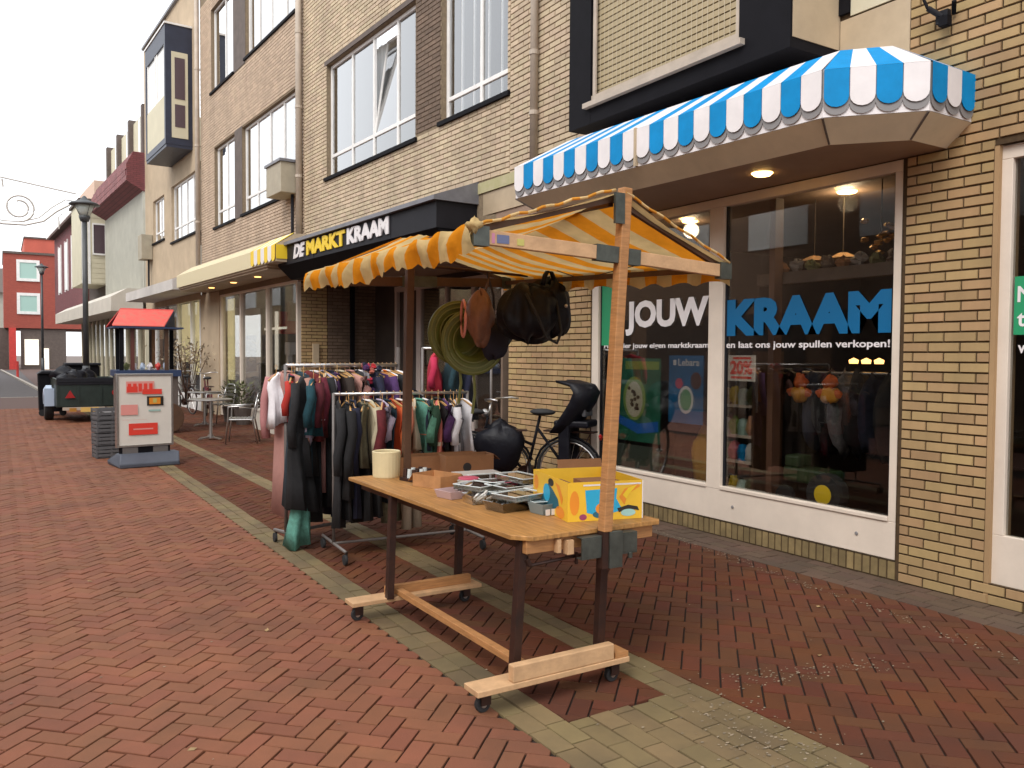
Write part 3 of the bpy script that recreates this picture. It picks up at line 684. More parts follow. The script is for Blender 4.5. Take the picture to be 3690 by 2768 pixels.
p = MB(FB); p.box((7.1, .02, 4.62), (7.95, .4, 5.2)); p.build('box_body', mat('beige_box', (.4, .35, .26), .7, noise=(4, .2)), t, bevel=.01)
p = MB(FB); p.box((7.07, .02, 5.2), (7.98, .43, 5.25)); p.build('lid', M['capgrey'], t)
p = MB(FB); p.cyl((7.25, .12, 3.6), (7.25, .12, 4.62), .03); p.build('pipe', M['charcoal'], t)

# ================================================================== BUILDING C
Cb = thing('cafe_building', 'tan brick building with a yellow tipped canopy over its cafe window', 'building', FB(11, 0, 0))
wC = [(7.38, 10.83, 4.74, 6.70), (11.43, 13.15, 4.72, 6.70), (7.36, 10.55, 8.19, 10.2), (11.5, 13.4, 8.14, 10.2)]
wc = wall_base(FB, 6.92, 14.5, 3.0, 13, wC, Cb, M['mortar_up'], .1)
dkC = [(10.83, 11.43, 4.7, 6.75), (10.55, 11.5, 8.1, 10.3)]
bricks(FB, 6.94, 14.48, 3.75, 10.6, wC+dkC, wc, mat('rose_tan_brick', (.53, .40, .29), .85, var=.1, noise=(1.6, .22, (1.2, 1.2, .2)), coord='World'), lambda b: b[0]+abs(b[2]-4.5)*.8, 300)
for d in dkC: p = MB(FB); p.box((d[0]+.01, 0, d[2]), (d[1]-.01, .01, d[3])); p.build('dark_panel', M['darkpanel'], Cb)
window(FB, *wC[0], Cb, mull=(8.25, 9.1, 9.95), trans=5.1, curtain=((0, .47), (.54, 1)))
window(FB, *wC[1], Cb, mull=(12.3,), trans=5.1, curtain=((0, .6),))
window(FB, *wC[2], Cb, mull=(8.1, 9.0, 9.8), curtain=((0, .5), (.55, 1)))
window(FB, *wC[3], Cb, mull=(12.4,), curtain=((0, .5),))
# cafe shopfront
cs = MB(FB)
for a, b in ((7.38, 7.46), (9.2, 9.3), (11.1, 11.2), (12.75, 12.83)): cs.box((a, -.12, .3), (b, -.02, 3.0))
cs.box((7.38, -.121, 2.95), (12.83, -.019, 3.08)); cs.box((7.38, -.12, .02), (12.83, -.018, .3))
CS = cs.build('cafe_front', M['white'], Cb, bevel=.004)
for a, b in ((7.46, 9.2), (9.3, 11.1), (11.2, 12.75)):
    p = MB(FB); p.box((a, -.08, .3), (b, -.072, 2.95)); p.build('pane', M['glass'], CS)
p = MB(FB); p.box((12.2, -.2, .9), (12.72, -.17, 2.9)); p.build('lit_panel', M['lit'], CS)
p = MB(FB); p.box((7.5, -.5, 1.95), (8.4, -.45, 2.4)); p.box((7.6, -.5, 2.6), (8.3, -.45, 2.9)); p.box((9.9, -.5, 1.2), (10.0, -.45, 2.5)); p.box((9.4, -.52, 2.1), (10.9, -.5, 2.15)); p.build('lit_panel', M['lit2'], CS)
for i in range(14):
    p = MB(FB); a = random.uniform(7.6, 12.3); z = random.uniform(.5, 2.4); p.box((a, -1.1-random.random()*.5, z), (a+random.uniform(.1, .35), -1.0, z+random.uniform(.15, .6))); p.build('display_item', [M['whitev'], M['darkpanel'], M['cream'], M['redprint'], M['leaf']][i % 5], Cb)
q = MB(FB); q.box((7.2, -3.1, -.05), (19, -3, 3.1)); q.box((7.2, -3, 3.05), (19, -.13, 3.1)); q.box((7.2, -3, .0), (19, -.13, .02)); q.build('cafe_interior', mat('cafe_inner_wall', (.2, .17, .12), .8, noise=(1.5, .5)), Cb)
p = MB(FB); p.box((12.83, -.3, -.05), (14.6, .01, 3.1)); p.build('column', M['plaster'], Cb)
for s in (7.8,):
    pass
# yellow tipped canopy
yc = MB(FB); yc.box((6.9, 0, 3.12), (13.75, .72, 3.16)); yc.ext([(6.2, .80, 3.2), (6.2, .80, 3.5), (6.2, .45, 3.72), (6.2, .05, 3.74), (6.2, .05, 3.2)], (.6, 0, 0)); YC = yc.build('canopy', M['cream'], Cb)
s = 6.8
while s < 13.7:
    wd = .098; p = MB(FB); p.ext([(s, .80, 3.2), (s, .80, 3.5), (s, .45, 3.73), (s, .43, 3.71), (s, .778, 3.49), (s, .778, 3.2)], (wd-.012, 0, 0)); p.build('fascia_rib', mat('yellow_cream_sheet', (.66, .57, .36), .5) if s == 6.8 else bpy.data.materials['yellow_cream_sheet'], YC); s += wd*1.0
p = MB(FB); p.box((6.8, .02, 3.16), (13.7, .76, 3.48)); p.build('fascia_core', M['cream'], YC)
for i, cl in enumerate(['yellowv', 'whitev', 'yellowv', 'whitev', 'yellowv', 'whitev', 'yellowv']):
    a = 6.2+i*.2; n_ = .815
    pts = [(a, n_, 3.5)]+[(a+.1-.1*math.cos(math.pi*k/6), n_, 3.28-.07*math.sin(math.pi*k/6)) for k in range(7)]+[(a+.2, n_, 3.5), (a+.2, n_-.35, 3.725), (a, n_-.35, 3.725)]
    p = MB(FB); p.ext(pts[:9], (0, .006, 0)); p.quad((a, n_, 3.5), (a+.2, n_, 3.5), (a+.2, n_-.36, 3.74), (a, n_-.36, 3.74)); p.build('stripe', M[cl], YC)
for i, cl in enumerate(['yellowv', 'whitev', 'yellowv', 'whitev']):
    a = .8-i*.2; p = MB(FB); p.box((6.185, a-.2, 3.25), (6.195, a, 3.5)); p.build('stripe', M[cl], YC)
for s in (8.5, 10.2, 12):
    p = MB(FB); p.lathe(Vector((s, .4, 3.105)), [(.001, 0), (.06, 0), (.07, .012), (.001, .013)], 14); p.build('spotlight', M['bulb2'], YC)
downpipe(FB, 14.5, 3.6, 13, 'beige downpipe right of the dark blue oriel', .06, .09, (5, 7, 9))

# ================================================================== BUILDING D (dark blue oriel)
Db = thing('oriel_building', 'tan rendered house with a dark blue oriel above its shop', 'building', FB(18, 0, 0))
wD = [(14.85, 17.9, 4.86, 6.5), (18.9, 20.5, 5.1, 6.45)]
wd_ = wall_base(FB, 14.6, 21.8, 3.0, 11.67, wD, Db, M['plaster'], .1)
window(FB, *wD[0], Db, mull=(15.6, 16.35, 17.1), trans=5.25, curtain=((0, .23), (.27, .48), (.52, .73), (.77, 1)))
window(FB, *wD[1], Db, mull=(19.7,), trans=5.4, curtain=((0, .5),))
bx = MB(FB); s0, s1, n1, z0, z1 = 15.35, 17.95, .70, 7.1, 10.36
bx.box((s0+.01, -.05, z0), (s1, n1-.02, z0+.08)); bx.box((s0, -.05, z0+.08), (s0+.03, n1-.03, z1)); bx.box((s1-.03, -.05, z0+.08), (s1, n1-.03, z1)); bx.box((s0+.005, -.05, z1-.02), (s1-.005, n1-.01, z1))
bx.box((s0+.002, n1-.12, z0+.081), (s0+.14, n1-.002, z1-.02)); bx.box((s1-.14, n1-.12, z0+.081), (s1-.002, n1-.002, z1-.02)); bx.box((s0+.14, n1-.1, z1-.5), (s1-.14, n1-.003, z1-.02)); bx.box((s0+.14, n1-.1, z0+.081), (s1-.14, n1-.003, z0+.25))
BX = bx.build('oriel', M['navy'], Db)
p = MB(FB); p.box((s0+.14, n1-.08, z0+.25), (s1-.14, n1-.02, 8.5)); p.build('front_panel', M['creamwall'], BX)
p = MB(FB); p.box((s0+.14, n1-.09, 8.5), (s1-.14, n1-.05, 9.86)); p.build('front_glass', M['curtain'], BX)
for a in (s0+.14, s0+1.1, s0+1.3, s1-.3): p = MB(FB); p.box((a, n1-.06, 8.5), (a+.1, n1-.02, 9.86)); p.build('window_bar', M['white2'], BX)
p = MB(FB); p.box((s0-.02, .12, 7.36), (s0-.001, n1-.16, 9.65)); p.build('side_panel', M['creamwall'], BX)
for z, zz in ((8.4, 9.5), (7.65, 8.25)): p = MB(FB); p.box((s0-.032, .2, z), (s0-.021, n1-.24, zz)); p.build('side_pane', mat('brown_pane', (.09, .06, .07), .25) if z > 8.3 else bpy.data.materials['brown_pane'], BX)
p = MB(FB); p.box((s0-.03, -.05, z1-.001), (s1+.03, n1+.02, z1+.05)); p.build('roof_edge', M['white2'], BX)
p = MB(FB); p.box((14.6, -.02, 11.67), (21.8, .08, 11.75)); p.build('cornice', M['capgrey'], Db)
ds = MB(FB)
for a in (14.75, 15.75, 17.4, 19, 20.4): ds.box((a, -.12, .02), (a+.09, -.02, 3.0))
ds.box((14.6, -.121, 3.0), (21.8, -.01, 3.1)); ds.box((14.6, -.12, 0), (21.8, -.011, .4)); DS = ds.build('shop_window_frame', M['white2'], Db)
for a, b, z in ((14.84, 15.75, .95), (15.84, 17.4, 1.3)): p = MB(FB); p.box((a, -.16, z), (b, -.14, 2.98)); p.build('lit_panel', M['lit'], DS)
for a, b in ((14.84, 15.75), (15.84, 17.4), (17.49, 19), (19.09, 20.4)): p = MB(FB); p.box((a, -.08, .4), (b, -.072, 3)); p.build('pane', M['glass'], DS)
cd = MB(FB); cd.ext([(14.0, .85, 3.18), (14.0, .85, 3.45), (14.0, .3, 3.66), (14.0, 0, 3.66), (14.0, 0, 3.18)], (6.5, 0, 0)); CD = cd.build('canopy', mat('white_canopy', (.62, .58, .54), .6, noise=(2, .2)), Db)
t = thing('wall_box', 'beige meter box on the far wall left of the narrow window', 'wall box', FB(20.9, .1, 4.6))
p = MB(FB); p.box((20.6, .01, 4.6), (21.2, .35, 5.4)); p.build('box_body', bpy.data.materials['beige_box'], t, bevel=.01)
p = MB(FB); p.cyl((20.8, .1, 3.7), (20.8, .1, 4.6), .03); p.build('pipe', M['charcoal'], t)

# ================================================================== BUILDING E (crimson tiled band)
Eb = thing('tiled_band_building', 'grey ribbed building with a crimson tiled band and pale upper panels', 'building', FB(26, 0, 0))
q = MB(FB); q.box((21.85, -6, 3.3), (30.0, .0, 7.1)); q.build('wall', M['greyrib'], Eb)
for i in range(40): p = MB(FB); a = 21.9+i*.2; p.box((a, 0, 3.6), (a+.1, .05, 7.05)); p.build('rib', M['greyrib'], Eb)
q = MB(FB); q.ext([(21.85, 0, 7.0), (21.85, .55, 7.3), (21.85, .55, 7.9), (21.85, .35, 8.3), (21.85, -1, 8.3), (21.85, -1, 7.0)], (7.8, 0, 0)); EB = q.build('tiled_band', M['purple'], Eb)
for r in range(5):
    for c in range(26):
        a = 21.86+c*.3+(r % 2)*.15; p = MB(FB); z = 7.32+r*.19; p.box((a, .55-max(0, r-2)*.09, z), (a+.285, .575-max(0, r-2)*.09, z+.175)); p.build('tile', M['crimson'], EB)
q = MB(FB); q.box((21.9, -5, 8.3), (29.5, -.1, 9.8)); q.build('upper_panels', M['creamwall'], Eb)
for a in (21.9, 24.3, 26.7, 29.1): p = MB(FB); p.box((a, -.3, 8.3), (a+.28, .05, 9.95)); p.build('post', M['darkpanel'], Eb)
for a in (22.9, 25.2, 27.6): p = MB(FB); p.box((a, -.1, 8.4), (a+.25, -.05, 9.7)); p.build('window_strip', M['curtain'], Eb)
q = MB(FB); q.ext([(22.3, 1.0, 2.97), (22.3, 1.0, 3.45), (22.3, .5, 3.75), (22.3, 0, 3.75), (22.3, 0, 2.97)], (16.6, 0, 0)); q.build('long_canopy', mat('pale_fascia', (.6, .55, .47), .6, noise=(1.5, .15)), Eb)
es = MB(FB)
for i in range(14): a = 21.9+i*1.2; es.box((a, -.1, 0), (a+.16, .0, 3.0))
es.box((21.9, -.1, 0), (38.8, -.01, .35)); ES = es.build('shop_window_frame', M['creamwall'], Eb)
for i in range(13): a = 22.06+i*1.2; p = MB(FB); p.box((a, -.07, .35), (a+1.04, -.06, 3.0)); p.build('pane', M['glass'], ES)
for i, (a, m_) in enumerate(((22.2, 'card'), (24.6, 'creamwall'), (27, 'card'), (29.6, 'darkpanel'), (32, 'creamwall'), (34.8, 'creamwall'), (36.8, 'plaster'))):
    p = MB(FB); p.box((a, -.6, .0), (a+1.3, -.5, 2.9)); p.build('display_panel', M[m_], Eb)
q = MB(FB); q.box((21.9, -3, 0), (39, -2.9, 3)); q.build('back_wall', M['darkpanel'], Eb)

# ================================================================== F, G, H further down the street
F_ = thing('cream_bay_house', 'cream boarded house with a small dark window in its projecting bay', 'building', FB(31, 0, 0))
q = MB(FB); q.box((30.6, -4, 4.45), (33.6, .85, 7.9)); BAY = q.build('bay', M['creamwall'], F_)
for i in range(16): p = MB(FB); z = 4.5+i*.21; p.box((30.585, -.1, z), (30.6, .85, z+.19)); p.build('board', M['creamwall'], BAY)
p = MB(FB); p.box((30.55, -.05, 5.75), (30.58, .38, 6.95)); p.build('window', M['brown_pane'] if 'brown_pane' in M else bpy.data.materials['brown_pane'], BAY)
for z in (5.68, 6.95): p = MB(FB); p.box((30.53, -.1, z), (30.583, .43, z+.07)); p.build('window_trim', M['white2'], BAY)
for n_ in (-.1, .38): p = MB(FB); p.box((30.53, n_, 5.75), (30.583, n_+.05, 6.95)); p.build('window_trim', M['white2'], BAY)
p = MB(FB); p.box((30.4, -4, 7.9), (33.7, .95, 8.0)); p.build('roof_edge', M['darkpanel'], F_)
q = MB(FB); q.box((31.5, -4, 8.0), (36, .2, 9.0)); q.build('roof_box', mat('salmon_boarding', (.6, .43, .33), .8), F_)
q = MB(FB); q.box((30.1, -5, 3.3), (36, -.15, 8)); q.build('wall', M['darkpanel'], F_)
p = MB(FB); p.box((30.56, .5, 4.45), (30.575, .6, 7.9)); p.box((30.56, .78, 4.45), (30.575, .84, 7.9)); p.build('corner_strip', M['white2'], F_)
p = MB(FB); p.box((33.6, -1, 4.9), (35.4, .6, 6.2)); p.build('balcony', M['creamwall'], F_)
G_ = thing('dark_red_house', 'dark reddish brown terraced house under a white edged roof', 'building', FB(42, 0, 0))
q = MB(FB); q.box((36, -6, 3.3), (49, .0, 8.4)); q.build('wall', M['purple'], G_)
q = MB(FB); q.ext([(36, .3, 8.4), (36, .3, 8.75), (36, -3, 10.6), (36, -6, 8.4)], (13.2, 0, 0)); q.build('roof', M['darkpanel'], G_)
p = MB(FB); p.box((36, .3, 8.4), (49.2, .42, 8.62)); p.build('gutter', M['white2'], G_)
for a in (37.0, 39.6, 42.5, 45.5):
    p = MB(FB); p.box((a, -.02, 5.0), (a+1.1, .03, 7.6)); w_ = p.build('window', M['curtain'], G_)
    q = MB(FB); q.box((a-.1, -.02, 4.9), (a, .06, 7.7)); q.box((a+1.1, -.02, 4.9), (a+1.2, .06, 7.7)); q.build('window_frame', M['white2'], w_)
H_ = thing('red_end_house', 'bright red brick house closing the end of the street with square white windows', 'building', (2.5, 86, 0))
q = MB(); q.box((.35, 86, 3.7), (8, 98, 10.4)); q.build('wall', M['redbrick'], H_)
q = MB(); q.box((2.0, 87, 10.4), (8, 98, 11.9)); q.build('upper_storey', mat('salmon_red_panel', (.55, .12, .08), .8, noise=(.6, .2)), H_)
p = MB(); p.box((.3, 85.9, 10.3), (8, 98.05, 10.5)); p.box((1.95, 86.9, 11.85), (8, 98.05, 12.0)); p.build('roof_edge', M['darkpanel'], H_)
for z in (4.95, 7.9):
    q = MB(); x0 = 1.35; q.box((x0, 85.9, z), (x0+.25, 86.0, z+1.9)); q.box((x0+1.55, 85.9, z), (x0+1.8, 86.0, z+1.9)); q.box((x0+.25, 85.9, z+1.65), (x0+1.55, 86.0, z+1.9)); q.box((x0+.25, 85.9, z), (x0+1.55, 86.0, z+.25)); w_ = q.build('window', M['white2'], H_)
    q = MB(); q.box((x0+.25, 85.95, z+.25), (x0+1.55, 85.99, z+1.65)); q.build('pane', M['teal'], w_)
q = MB(); q.box((1.6, 86.2, .0), (5.2, 86.3, 3.6)); q.build('shop_window', M['darkpanel'], H_)
q = MB(); q.box((1.9, 86.05, .4), (3.0, 86.15, 2.7)); q.box((3.2, 86.05, .0), (3.8, 86.15, 1.9)); q.build('lit_window', M['lit2'], H_)
q = MB(); q.box((.7, 85.5, 0), (1.25, 86, 3.7)); q.build('red_column', M['redpaint'], H_)
q = MB(); q.box((-.2, 86.5, .0), (.7, 90, 3.7)); q.build('side_wall', M['darkpanel'], H_)
t = thing('corner_house', 'pale grey house far away at the left end of the street', 'building', (-3, 105, 0))
q = MB(); q.box((-8, 105, 0), (1.2, 115, 8.0)); q.build('wall', M['greyrib'], t); q = MB(); q.ext([(-8, 104.5, 8), (1.4, 104.5, 8), (1.4, 110, 11), (-8, 110, 11)], (0, .4, 0)); q.build('roof', M['darkpanel'], t)
# houses on the other side of the street (out of frame, they shade and are mirrored in the glass)
o2 = thing('opposite_terrace', 'cream terrace farther along the other side of the street, mirrored in the cafe glass', 'building', (-7, 55, 0))
q = MB(); q.box((-12, 34, 0), (-7.0, 84, 7.4)); q.build('wall', mat('opposite_cream', (.5, .42, .26), .85, noise=(.6, .3), col2=(.3, .17, .1)), o2)
for i in range(12):
    y = 35+i*4; q = MB(); q.box((-7, y, 4.4), (-6.96, y+2.1, 6.2)); q.build('window', M['curtain'], o2)
    q = MB(); q.box((-7, y, .4), (-6.96, y+2.9, 2.7)); q.build('shop_window', M['darkpanel'], o2)
opp = thing('opposite_terrace', 'brick terrace across the street, mirrored in the shop windows', 'building', (-6.5, 10, 0))
q = MB(); q.box((-12, -12, 0), (-6.6, 31, 6.7)); q.build('wall', mat('opposite_brick', (.3, .2, .14), .85, noise=(1, .2)), opp)
for i in range(12):
    y = -10+i*3.4; q = MB(); q.box((-6.6, y, 4.4), (-6.56, y+1.9, 5.9)); q.build('window', M['curtain'], opp)
    q = MB(); q.box((-6.6, y, .4), (-6.56, y+2.6, 2.7)); q.build('shop_window', M['darkpanel'], opp)

# ================================================================== THE MARKET STALL
ST = thing('market_stall', 'wheeled wooden market stall with an orange striped canvas roof', 'market stall', (2.25, 4, 0))
p = MB()
c_ = .05
poly = [(1.945+c_, 3.03), (2.755-.02, 3.03), (2.755, 3.05), (2.755, 5.12), (1.925, 5.12), (1.925, 3.03+c_*1.6)]
p.ext([(x, y, .728) for x, y in poly], (0, 0, .022)); p.build('tabletop', M['board'], ST, bevel=.003)
p = MB(); p.box((1.98, 3.06, .665), (2.72, 3.1, .726)); p.build('end_rail', M['pine'], ST, bevel=.003)
p = MB(); p.box((2.0, 3.1, .672), (2.03, 5.08, .724)); p.box((2.66, 3.1, .672), (2.69, 5.08, .724)); p.build('side_rail', M['darkwood'], ST)
p = MB(); p.box((2.18, 3.022, .648), (2.215, 3.058, .712)); p.box((2.13, 3.03, .66), (2.15, 3.058, .72)); p.build('batten_end', M['pine_pale'], ST)
for (x, y, tx, ty, nm) in ((1.965, 3.13, 1.99, 3.11, 0), (2.43, 3.11, 2.44, 3.09, 0), (1.93, 4.46, 1.96, 4.48, 0), (2.47, 4.62, 2.49, 4.62, 0)):
    p = MB(); p.bar((x, y, .115), (tx, ty, .72), .042); p.build('leg', M['steel_dark'], ST, bevel=.003)
p = MB(); p.cyl((2.02, 3.09, .605), (2.42, 3.08, .628), .008); p.cyl((2.02, 3.09, .605), (2.0, 3.09, .64), .012); p.cyl((2.265, 3.07, .585), (2.265, 3.07, .64), .008); p.build('brace_rod', M['steel_dark'], ST)
p = MB(); p.box((2.235, 2.985, .628), (2.56, 2.995, .718)); p.box((2.235, 2.985, .718), (2.56, 3.03, .724)); p.box((2.235, 2.986, .622), (2.56, 3.03, .628)); p.box((2.38, 2.965, .57), (2.455, 2.984, .74)); p.cyl((2.52, 2.99, .60), (2.52, 2.99, .628), .012); p.build('post_bracket', M['bracket'], ST, bevel=.002)
# posts (leaning a little) and the gable frame
PT = Vector((2.475, 3.0, 2.33)); PBm = Vector((2.372, 2.995, .74))
p = MB(); p.bar(PBm, PT, .05); p.build('post', M['pine'], ST, bevel=.004)
p = MB(); p.bar((2.365, 2.998, .57), (2.372, 2.998, .76), .046); p.build('post_socket', M['steel_dark'], ST)
p = MB(); p.bar((2.27, 4.98, .74), (2.30, 4.98, 2.30), .05); p.build('post', M['darkwood'], ST, bevel=.004)
EL, ER = Vector((1.70, 3.0, 2.045)), Vector((3.12, 3.0, 1.985)); AP = Vector((2.43, 3.0, 2.295))
def gable(y, dl, dr, da, m1):
    l = EL+Vector((0, y-3, dl)); r = ER+Vector((0, y-3, dr)); a = AP+Vector((-.11 if y > 4 else 0, y-3, da)); mid = (l+r)/2+Vector((.02, 0, .003))
    p = MB(); p.bar(l, mid-(mid-l).normalized()*.09, .028, .062); p.build('crossbar', m1, ST, bevel=.003)
    p = MB(); p.bar(mid+(r-mid).normalized()*.09, r, .028, .062); p.build('crossbar', m1, ST, bevel=.003)
    p = MB(); p.bar(mid-(r-l).normalized()*.13+Vector((0, .002, 0)), mid+(r-l).normalized()*.13+Vector((0, .002, 0)), .036, .074); p.build('crossbar_bracket', M['bracket'], ST)
    for q in (l, r): b = MB(); b.box((q.x-.04, q.y-.022, q.z-.04), (q.x+.035, q.y+.022, q.z+.042)); b.build('corner_bracket', M['bracket'], ST)
    p = MB(); p.bar(l+Vector((0, .03, .03)), a+Vector((0, .03, -.012)), .024, .03); p.bar(r+Vector((0, .03, .03)), a+Vector((0, .03, -.012)), .024, .03); p.build('rafter', M['darkwood'], ST)
    return l, r, a
gable(3.0, 0, 0, 0, M['pine_pale']); l2, r2, a2 = gable(5.12, -.03, .09, .03, M['darkwood'])
p = MB(); p.box((1.775, 2.984, 2.022), (1.835, 2.9855, 2.058)); p.build('blue_sticker', mat('blue_sticker', (.12, .14, .25), .5), ST)
p = MB(); p.box((1.75, 2.9845, 2.02), (1.765, 2.986, 2.062)); p.build('pink_sticker', mat('pink_sticker', (.5, .2, .3), .5), ST)
p = MB(); p.box((1.875, 2.984, 2.02), (1.91, 2.9858, 2.048)); p.build('yellow_sticker', mat('yellow_sticker', (.5, .45, .12), .5), ST)
p = MB(); p.box((2.395, 2.97, 2.16), (2.45, 2.985, 2.30)); p.build('apex_bracket', M['bracket'], ST)
p = MB(); p.bar(AP+Vector((0, .05, -.03)), (2.32, 5.1, 2.29), .03); p.bar(EL+Vector((.02, .03, .01)), l2, .028); p.bar(ER+Vector((-.02, .03, .01)), r2, .028); p.build('purlin', M['darkwood'], ST)
def canvas():
    ny, nx = 60, 26; vs = []; fs = []
    for i in range(ny+1):
        f = i/ny; y = 2.985+f*2.2; wob = .008*math.sin(i*.9)
        l = EL.lerp(l2, f); r = ER.lerp(r2, f); a = AP.lerp(a2, f); sag = -.015*math.sin(math.pi*f); a = a+Vector((0, 0, -.12*math.sin(math.pi*min(1, f*1.15))))
        row = []
        drop = .11
        for k in range(5):                       # left valance, from its hem up
            t = 1-k/4; sc = .022*abs(math.sin(math.pi*f*2.2/.116)) if k == 0 else 0; bulge = .03*math.sin(math.pi*(k/4))+.012*math.sin(i*1.1+k)
            row.append((l.x-.03-bulge*.6-.02*t*math.sin(i*.35), y, l.z+.055+sag*.6+wob-drop*t*(1+.12*math.sin(i*.21))-sc*1))
        for k in range(1, 11):
            t = k/10; sg_ = -.055*math.sin(math.pi*t)*(.35+.65*math.sin(math.pi*min(1, f*1.3))); row.append((l.x-.03+(a.x-l.x+.03)*t, y, l.z+.055+(a.z+.012-l.z-.055)*t+sag*.5*(1-t)+sg_+.004*math.sin(i*2.1+k)))
        for k in range(1, 11):
            t = k/10; sg_ = -.035*math.sin(math.pi*t)*(.5+.5*math.sin(math.pi*f)); row.append((a.x+(r.x+.03-a.x)*t, y, a.z+.012+(r.z+.035-a.z-.012)*t+sg_+.004*math.sin(i*1.7+k)))
        for k in range(1, 5):
            t = k/4; sc = .03*abs(math.sin(math.pi*f*2.2/.232)) if k == 4 else 0
            row.append((r.x+.03+.015*math.sin(i*.8)*t, y, r.z+.035-drop*t+sc))
        vs += row; nx = len(row)
    for i in range(ny):
        for k in range(nx-1): fs.append((i*nx+k, i*nx+k+1, (i+1)*nx+k+1, (i+1)*nx+k))
    mb = MB(); mb.v = [Vector(v) for v in vs]; mb.f = fs; o = mb.build('canvas_roof', M['canvas'], ST, smooth=True); return o
canvas()
# rolled canvas hem along the near gable and the bunch at the left corner
p = MB(); k = 18
p.tube([tuple((EL+Vector((-.02, -.02, .045))).lerp(AP+Vector((-.03, -.02, .02)), i/k)+Vector((0, 0, .005*math.sin(i*1.7)))) for i in range(k+1)], .0075, 6); p.tube([tuple((AP+Vector((.03, -.02, .012))).lerp(ER+Vector((.02, -.02, .045)), i/k)+Vector((0, 0, .004*math.sin(i*1.3)))) for i in range(k+1)], .0065, 6); p.build('canvas_hem', M['hem'], ST, smooth=True)
p = MB(); p.blob((1.668, 2.985, 2.085), (.032, .022, .028), 12, 8, .25, 3); p.build('canvas_knot', M['canvas'], ST, smooth=True)
p = MB(); p.bar(a2+Vector((0, .05, .01)), l2+Vector((-.02, .05, .03)), .02); p.build('canvas_hem', M['canvas'], ST)
# wheeled base
p = MB(); p.box((1.70, 2.995, .098), (2.53, 3.12, .124)); p.build('base_board', M['pine_pale'], ST, bevel=.003)
p = MB(); p.ext([(1.88, 3.0, .1245), (2.44, 3.0, .1245), (2.44, 3.045, .1245), (1.88, 3.045, .1245)], (0, 0, .075)); p.build('base_beam', M['pine_pale'], ST, bevel=.005)
p = MB(); p.box((2.45, 3.0, .125), (2.525, 3.1, .15)); p.build('base_block', M['pine'], ST)
p = MB(); p.box((1.70, 4.45, .098), (2.55, 4.58, .122)); p.build('base_board', M['pine_pale'], ST, bevel=.003)
p = MB(); p.box((1.93, 4.5, .1225), (2.50, 4.54, .175)); p.build('base_beam', M['pine'], ST, bevel=.003)
p = MB(); p.box((1.985, 3.1, .1245), (2.03, 4.5, .158)); p.build('base_rail', M['pine'], ST, bevel=.003)
p = MB(); p.box((1.97, 3.045, .1252), (2.07, 3.11, .15)); p.build('base_block', M['pine_pale'], ST)
for x, y in ((1.765, 3.07), (2.462, 3.05), (1.752, 4.52), (2.47, 4.53)):
    p = MB(); p.lathe((x, y, .036), [(.012, -.013), (.034, -.012), (.036, -.006), (.036, .006), (.034, .012), (.012, .013)], 18, 'y'); cw = p.build('caster', M['rubber'], ST, smooth=False)
    p = MB(); p.lathe((x, y, .036), [(.002, -.017), (.014, -.017), (.014, .017), (.002, .017)], 12, 'y'); p.build('hub', M['steel'], cw)
    p = MB(); p.box((x-.018, y-.026, .036), (x+.03, y-.02, .094)); p.box((x-.018, y+.02, .036), (x+.03, y+.026, .094)); p.box((x-.03, y-.028, .09), (x+.035, y+.028, .097)); p.build('fork', M['steel_dark'], cw)

# ------------------------------------------------------------------ things on the table
def cardbox(name, label, cat, c, sx, sy, h, rz, m, z=.751, flap=True, hole=None, group=None):
    t = thing(name, label, cat, (c[0], c[1], z), group); f = Fr(c[0], c[1], rz, z); th = .004
    p = MB(f); p.box((-sx/2, -sy/2, 0), (sx/2, sy/2, th)); p.build('bottom', m, t)
    for a, b in (((-sx/2, -sy/2, th), (sx/2, -sy/2+th, h)), ((-sx/2, sy/2-th, th), (sx/2, sy/2, h)), ((-sx/2, -sy/2+th, th), (-sx/2+th, sy/2-th, h)), ((sx/2-th, -sy/2+th, th), (sx/2, sy/2-th, h))):
        p = MB(f); p.box(a, b); p.build('side', m, t)
    if flap:
        p = MB(f); p.ext([(-sx/2, sy/2, h), (sx/2, sy/2, h), (sx/2-.01, sy/2+.05, h-.05), (-sx/2+.01, sy/2+.05, h-.05)], (0, 0, .003)); p.build('flap', m, t)
        p = MB(f); p.ext([(sx/2, -sy/2, h), (sx/2, sy/2, h), (sx/2+.05, sy/2-.01, h-.04), (sx/2+.05, -sy/2+.01, h-.04)], (0, 0, .003)); p.build('flap', m, t)
    if hole:
        p = MB(f); p.lathe((hole, -sy/2-.001, h*.42), [(.001, 0), (.03, 0), (.001, -.0006)], 14, 'y'); p.build('hand_hole', M['room'], t)
    return t, f
YB, yf = cardbox('printed_box', 'yellow cardboard box printed with blue and orange shapes beside the post', 'box', (2.565, 3.40), .40, .50, .19, -14, M['yprint'], flap=False)
o_pr, b_pr, t_pr, k_pr = mat('orange_print', (.75, .26, .02), .5), mat('sky_blue_print', (.02, .38, .62), .5), mat('petrol_print', (.02, .12, .17), .5), mat('black_print', (.02, .015, .01), .5)
def blotch(f, pts, m, nm='print'): p = MB(f); p.quad(*pts); return p.build(nm, m, YB)
def disc(cx, cz, rx, rz_, n=14, a0=0., a1=2*math.pi): return [(cx+rx*math.cos(a0+(a1-a0)*i/n), cz+rz_*math.sin(a0+(a1-a0)*i/n)) for i in range(n+(1 if a1-a0 < 6 else 0))]
sy_ = -.2505
def end_print(pts2, m, k=0): blotch(yf, [(x, sy_-k*.0004, z) for x, z in pts2], m)
end_print([(-.11, .15), (.06, .155), (.055, .105), (.09, .045), (.04, .035), (-.02, .095), (-.06, .03), (-.1, .04)], b_pr, 1)
